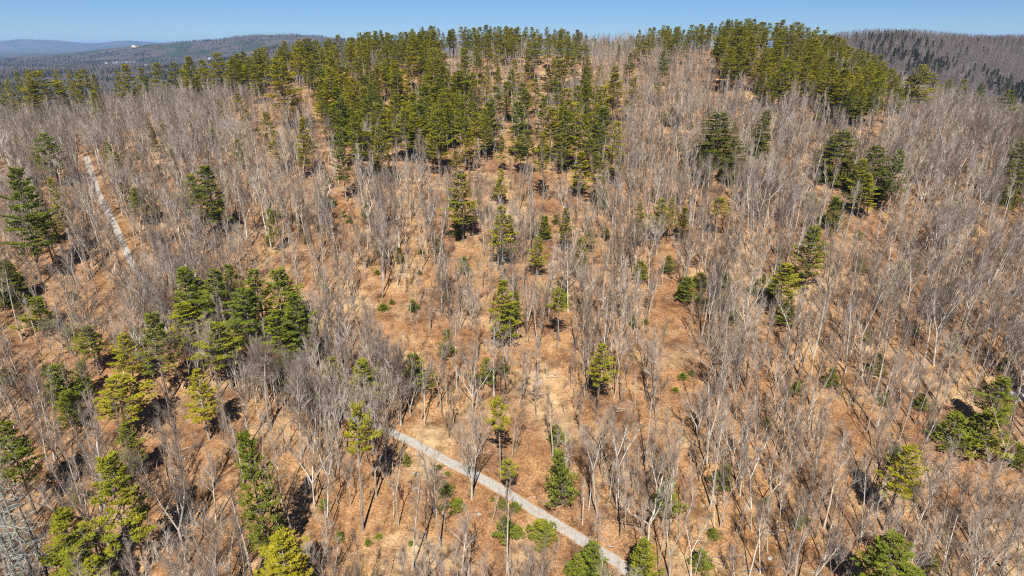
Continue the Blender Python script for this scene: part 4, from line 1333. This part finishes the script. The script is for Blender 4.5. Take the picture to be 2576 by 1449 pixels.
# ------------------------------------------------------------------ boulders, logs, small evergreens
def boulder_mesh(seed):
    g = random.Random(seed)
    import bmesh
    bm_ = bmesh.new(); bmesh.ops.create_icosphere(bm_, subdivisions=2, radius=1.0)
    dirs = [Vector((g.gauss(0, 1), g.gauss(0, 1), g.gauss(0, 1))).normalized() for _ in range(9)]
    cut = [g.uniform(0.62, 0.9) for _ in dirs]
    for v in bm_.verts:
        for d, c in zip(dirs, cut):
            k = v.co.dot(d)
            if k > c: v.co -= d * (k - c) * 0.9
        v.co *= g.uniform(0.96, 1.04)
        v.co.z *= 0.75
    me = bpy.data.meshes.new('boulder'); bm_.to_mesh(me); bm_.free(); me.materials.append(M['rock'])
    return me
BM_ = [boulder_mesh(800 + i) for i in range(4)]
BO = [(1046,1230,13,'roundest pale boulder below the road bend'),(1122,1219,11,'pale boulder on the lower verge of the road'),(1132,1231,10,'smaller pale boulder touching the verge boulder'),
      (1104,1247,8,'narrow upright pale stone under the verge boulders'),(1040,1190,8,'flat pale stone just below the road'),(1052,1192,9,'flat pale stone beside its twin just below the road'),
      (999,1221,8,'small pale stone uphill of the roundest boulder'),(1205,1294,10,'pale boulder between the young shrubs below the road'),(1115,1290,9,'pale stone beside the small evergreen shrub'),
      (1128,1272,13,'long pale ledge stone downhill of the verge boulders'),(1265,1312,8,'pale stone next to the thin dark-stemmed tree'),(1359,1283,11,'white stone on the upper verge of the road'),
      (1085,1180,8,'grey stone at the shrub on the lower verge'),(416,1340,9,'grey boulder among foreground tree shadows'),(560,1420,6,'white stone on the leaves at the bottom edge'),
      (1430,745,10,'pale boulder beside the umbrella-topped pine'),(1520,752,11,'pale flat rock on the mid slope'),(1345,765,10,'pale flat rock downhill of the dark tangle'),
      (1456,220,22,'broad pale ledge beside the upper centre pines'),(1058,427,20,'pale rock ledge below the crest stand'),(900,430,10,'pale stone below the crest stand edge'),(1935,1405,12,'mossy grey boulder near the bottom edge')]
g = random.Random(9)
for (px, py, w, lab) in BO:
    h = hit(px, py)
    if h is None: continue
    X, Y, dep = h; r = w * K * dep / FPX * 0.62
    o = add('boulder', BM_[g.randrange(4)], None, (X, Y, gz(X, Y) + r * 0.22))
    o.scale = (r * g.uniform(0.9, 1.2), r * g.uniform(0.8, 1.1), r * g.uniform(0.75, 1.0)); o.rotation_euler = (0, 0, g.uniform(0, 6.28))
    tag(o, lab, 'boulder', 'pale boulders on the slope')
LOGS = [((500,1297),(570,1340),'pale fallen trunk lying downhill of the two-stemmed bare tree'),((2155,1342),(2205,1343),'white fallen log lying across the slope above the largest pine'),
        ((355,1365),(378,1371),'short grey log among foreground tree shadows'),((1065,1345),(1110,1440),'long leaning dead trunk at the bottom centre'),
        ((2515,1095),(2550,1085),'pale fallen trunk below the gravel track'),((1860,1440),(1960,1425),'grey fallen trunk along the bottom edge'),
        ((1130,655),(1195,650),'dark fallen log on the open slope'),((690,1205),(725,1199),'thin fallen stem in front of the narrow ragged pine')]
for (a, b, lab) in LOGS:
    A, B = hit(*a), hit(*b)
    if A is None or B is None: continue
    p0 = Vector((A[0], A[1], gz(A[0], A[1]) + 0.22)); p1 = Vector((B[0], B[1], gz(B[0], B[1]) + 0.22))
    L = MB(); q = []
    for i in range(7):
        p = p0.lerp(p1, i / 6) - p0
        p.z = gz(p0.x + p.x, p0.y + p.y) + 0.2 - p0.z; q.append(p)
    L.tube(q, [0.16, 0.15, 0.135, 0.12, 0.10, 0.08, 0.05], 7, cap=True)
    e = add('fallen_log', L.mesh('fallen_log', [M['deadwood']]), None, tuple(p0))
    S = MB()
    for k in range(5):
        p, d = along(q, g.uniform(0.4, 0.97))
        S.cone(p, (d + Vector((g.uniform(-1, 1), g.uniform(-1, 1), g.uniform(0.1, 0.9)))).normalized(), g.uniform(0.5, 1.4), 0.04)
    add('branch_stubs', S.mesh('branch_stubs', [M['deadwood']]), e)
    tag(e, lab, 'log', 'fallen logs')
SH = [(1102,1180,14),(1109,1282,14),(952,1355,14),(1032,1370,12),(925,1370,14),(1150,1282,32),(1295,1284,22),(1300,1340,30),(1926,1262,15),(1425,1440,16),(1125,1195,12),
      (1265,1277,22),(580,700,12),(950,690,14),(962,780,22),(985,765,12),(1060,640,14),(1055,690,10),(1120,752,14),(1328,800,14),(1590,820,20),(1625,815,14),(865,545,14),(880,560,16),
      (745,400,30),(1700,985,14),(1715,950,18),(1740,945,14),(340,1230,12),(1240,1260,10),(1795,745,30),(1810,770,34),(2030,1310,10),(1330,1330,12)]
for (px, py, w) in SH:
    h = hit(px, py)
    if h is None: continue
    X, Y, dep = h; wm = w * K * dep / FPX
    a = dict(x=X, y=Y, z=gz(X, Y), h=wm * g.uniform(0.8, 1.25), w=wm)
    e = place('evergreen_shrub', YOUNG[g.randrange(3)], a, g.uniform(0, 6.28), None)
    tag(e, rel_label('low evergreen shrub on the leaf litter', a), 'shrub', 'low evergreen shrubs')

us = scatter(2600, 360, 33, 4.0, avoid)
us = us[np.random.default_rng(3).permutation(len(us))]
cntu = 0
for (x, y, z) in us:
    ix_, iy_, dep_ = to_img(x, y, z)
    if not (20 < ix_ < 2560 and iy_ < 1440) or cntu >= 230: continue
    cntu += 1
    hh = g.triangular(1.6, 6.5, 2.8); a = dict(x=x, y=y, z=z, h=hh, w=hh * g.uniform(0.5, 0.8))
    e = place('young_pine', YOUNG[g.randrange(3)], a, g.uniform(0, 6.28), None)
    tag(e, rel_label('small understorey evergreen among bare stems' if hh < 3 else 'waist-high scraggly evergreen among bare stems', a).replace('waist-high scraggly', 'scraggly young'), 'young pine', 'young evergreens in the understorey')

# ------------------------------------------------------------------ the valley: fields and houses
def house(px, py, w, d, hgt, roofm, lab):
    h = hit(px, py)
    if h is None: return
    X, Y, dep = h; z = gz(X, Y)
    e = bpy.data.objects.new('farmhouse', None); col.objects.link(e); e.location = (X, Y, z); e.rotation_euler = (0, 0, g.uniform(-0.4, 0.4))
    W = MB(); W.box(-w / 2, w / 2, -d / 2, d / 2, -3, hgt)
    b = len(W.v); W.v += [(-w / 2, -d / 2, hgt), (-w / 2, d / 2, hgt), (-w / 2, 0, hgt + d * 0.35), (w / 2, -d / 2, hgt), (w / 2, d / 2, hgt), (w / 2, 0, hgt + d * 0.35)]
    W.f += [(b, b + 2, b + 1), (b + 3, b + 4, b + 5)]; W.m += [0, 0]
    add('wall', W.mesh('wall', [M['white']]), e)
    Rf = MB(); o = 0.5
    for sgn in (-1, 1):
        b = len(Rf.v); y0 = sgn * (d / 2 + o); z0 = hgt - o * 0.7; zr = hgt + d * 0.35 + 0.05
        Rf.v += [(-w / 2 - o, y0, z0), (w / 2 + o, y0, z0), (w / 2 + o, 0, zr), (-w / 2 - o, 0, zr), (-w / 2 - o, y0, z0 + .3), (w / 2 + o, y0, z0 + .3), (w / 2 + o, 0, zr + .3), (-w / 2 - o, 0, zr + .3)]
        for f in ((0, 1, 2, 3), (7, 6, 5, 4), (0, 4, 5, 1), (2, 6, 7, 3), (1, 5, 6, 2), (3, 7, 4, 0)): Rf.f.append(tuple(b + i for i in f)); Rf.m.append(0)
    add('roof', Rf.mesh('roof', [roofm]), e)
    for k in range(3):
        wb = MB(); x = (k - 1) * w * 0.3; wb.box(x - 0.8, x + 0.8, -d / 2 - 0.06, -d / 2 + 0.05, hgt * 0.4, hgt * 0.75)
        add('window', wb.mesh('window', [M['glass']]), e)
    tag(e, lab, 'house', 'white houses in the valley')
for (px, py, w, lab) in [(268,160,22,'white house at the outer end of the valley village'),(287,160,26,'long white house in the valley village'),(296,159,30,'largest white building of the valley village'),
                         (307,159,20,'white house in the middle of the valley village'),(318,158,24,'white gabled house of the valley village'),(328,158,20,'white house beside the gabled village house'),
                         (338,157,26,'white house at the inner end of the valley village'),(368,165,24,'white house between the village and the skyline pines'),(528,149,34,'lone white building just above the skyline pines')]:
    house(px, py, w * 0.62, w * 0.4, 5, M['grey'], lab)
house(336, 118.5, 24, 14, 7, M['white'], 'pale building on the distant hilltop clearing')
house(343, 118.5, 22, 14, 7, M['redroof'], 'red-roofed building on the distant hilltop clearing')
def field(px, py, rx, ry, lab):
    h = hit(px, py)
    if h is None: return
    a = np.linspace(0, 2 * np.pi, 33)[:-1]
    r = np.linspace(0.02, 1, 8)[:, None]
    wob = 1 + 0.35 * np.interp((a / 6.283 * 8) % 8, range(9), [0, .4, -.3, .5, -.2, .1, -.5, .3, 0])
    a2 = np.r_[a, a[:1]]; wob = np.r_[wob, wob[:1]]
    X = h[0] + r * np.cos(-a2) * rx * wob; Y = h[1] + r * np.sin(-a2) * ry * wob
    tag(add('field', grid_mesh('field', X, Y, ground_z(X, Y) + 6.0, M['field'])), lab, 'field', kind='structure')
field(350, 119.5, 70, 70, 'tan clearing around the distant hilltop buildings')
field(640, 134, 34, 40, 'reddish bare clearing on the far hillside')
field(42, 138, 45, 80, 'small tan clearing in the valley woods')
field(182, 124, 60, 90, 'tan clearing under the blue mountains')

# ------------------------------------------------------------------ the air
hz = bpy.data.materials.new('haze_air'); hz.use_nodes = True
nt = hz.node_tree
for nn in list(nt.nodes):
    if nn.type == 'BSDF_PRINCIPLED': nt.nodes.remove(nn)
pv = nt.nodes.new('ShaderNodeVolumePrincipled')
pv.inputs['Color'].default_value = (0.36, 0.6, 1.0, 1)
pv.inputs['Density'].default_value = 4.5e-5
pv.inputs['Anisotropy'].default_value = 0.0
nt.links.new(pv.outputs[0], nt.nodes['Material Output'].inputs['Volume'])
zlo = float(GZ.min()) - 1.5; zhi = max(float(GZ.max()) + 30, CAMZ + 40)
B = MB(); B.box(-41000, 41000, -41000, 41000, zlo, zhi)
hzo = add('haze', B.mesh('haze', [hz]))
tag(hzo, 'thin blue spring haze softening the far hills', 'haze', kind='stuff')
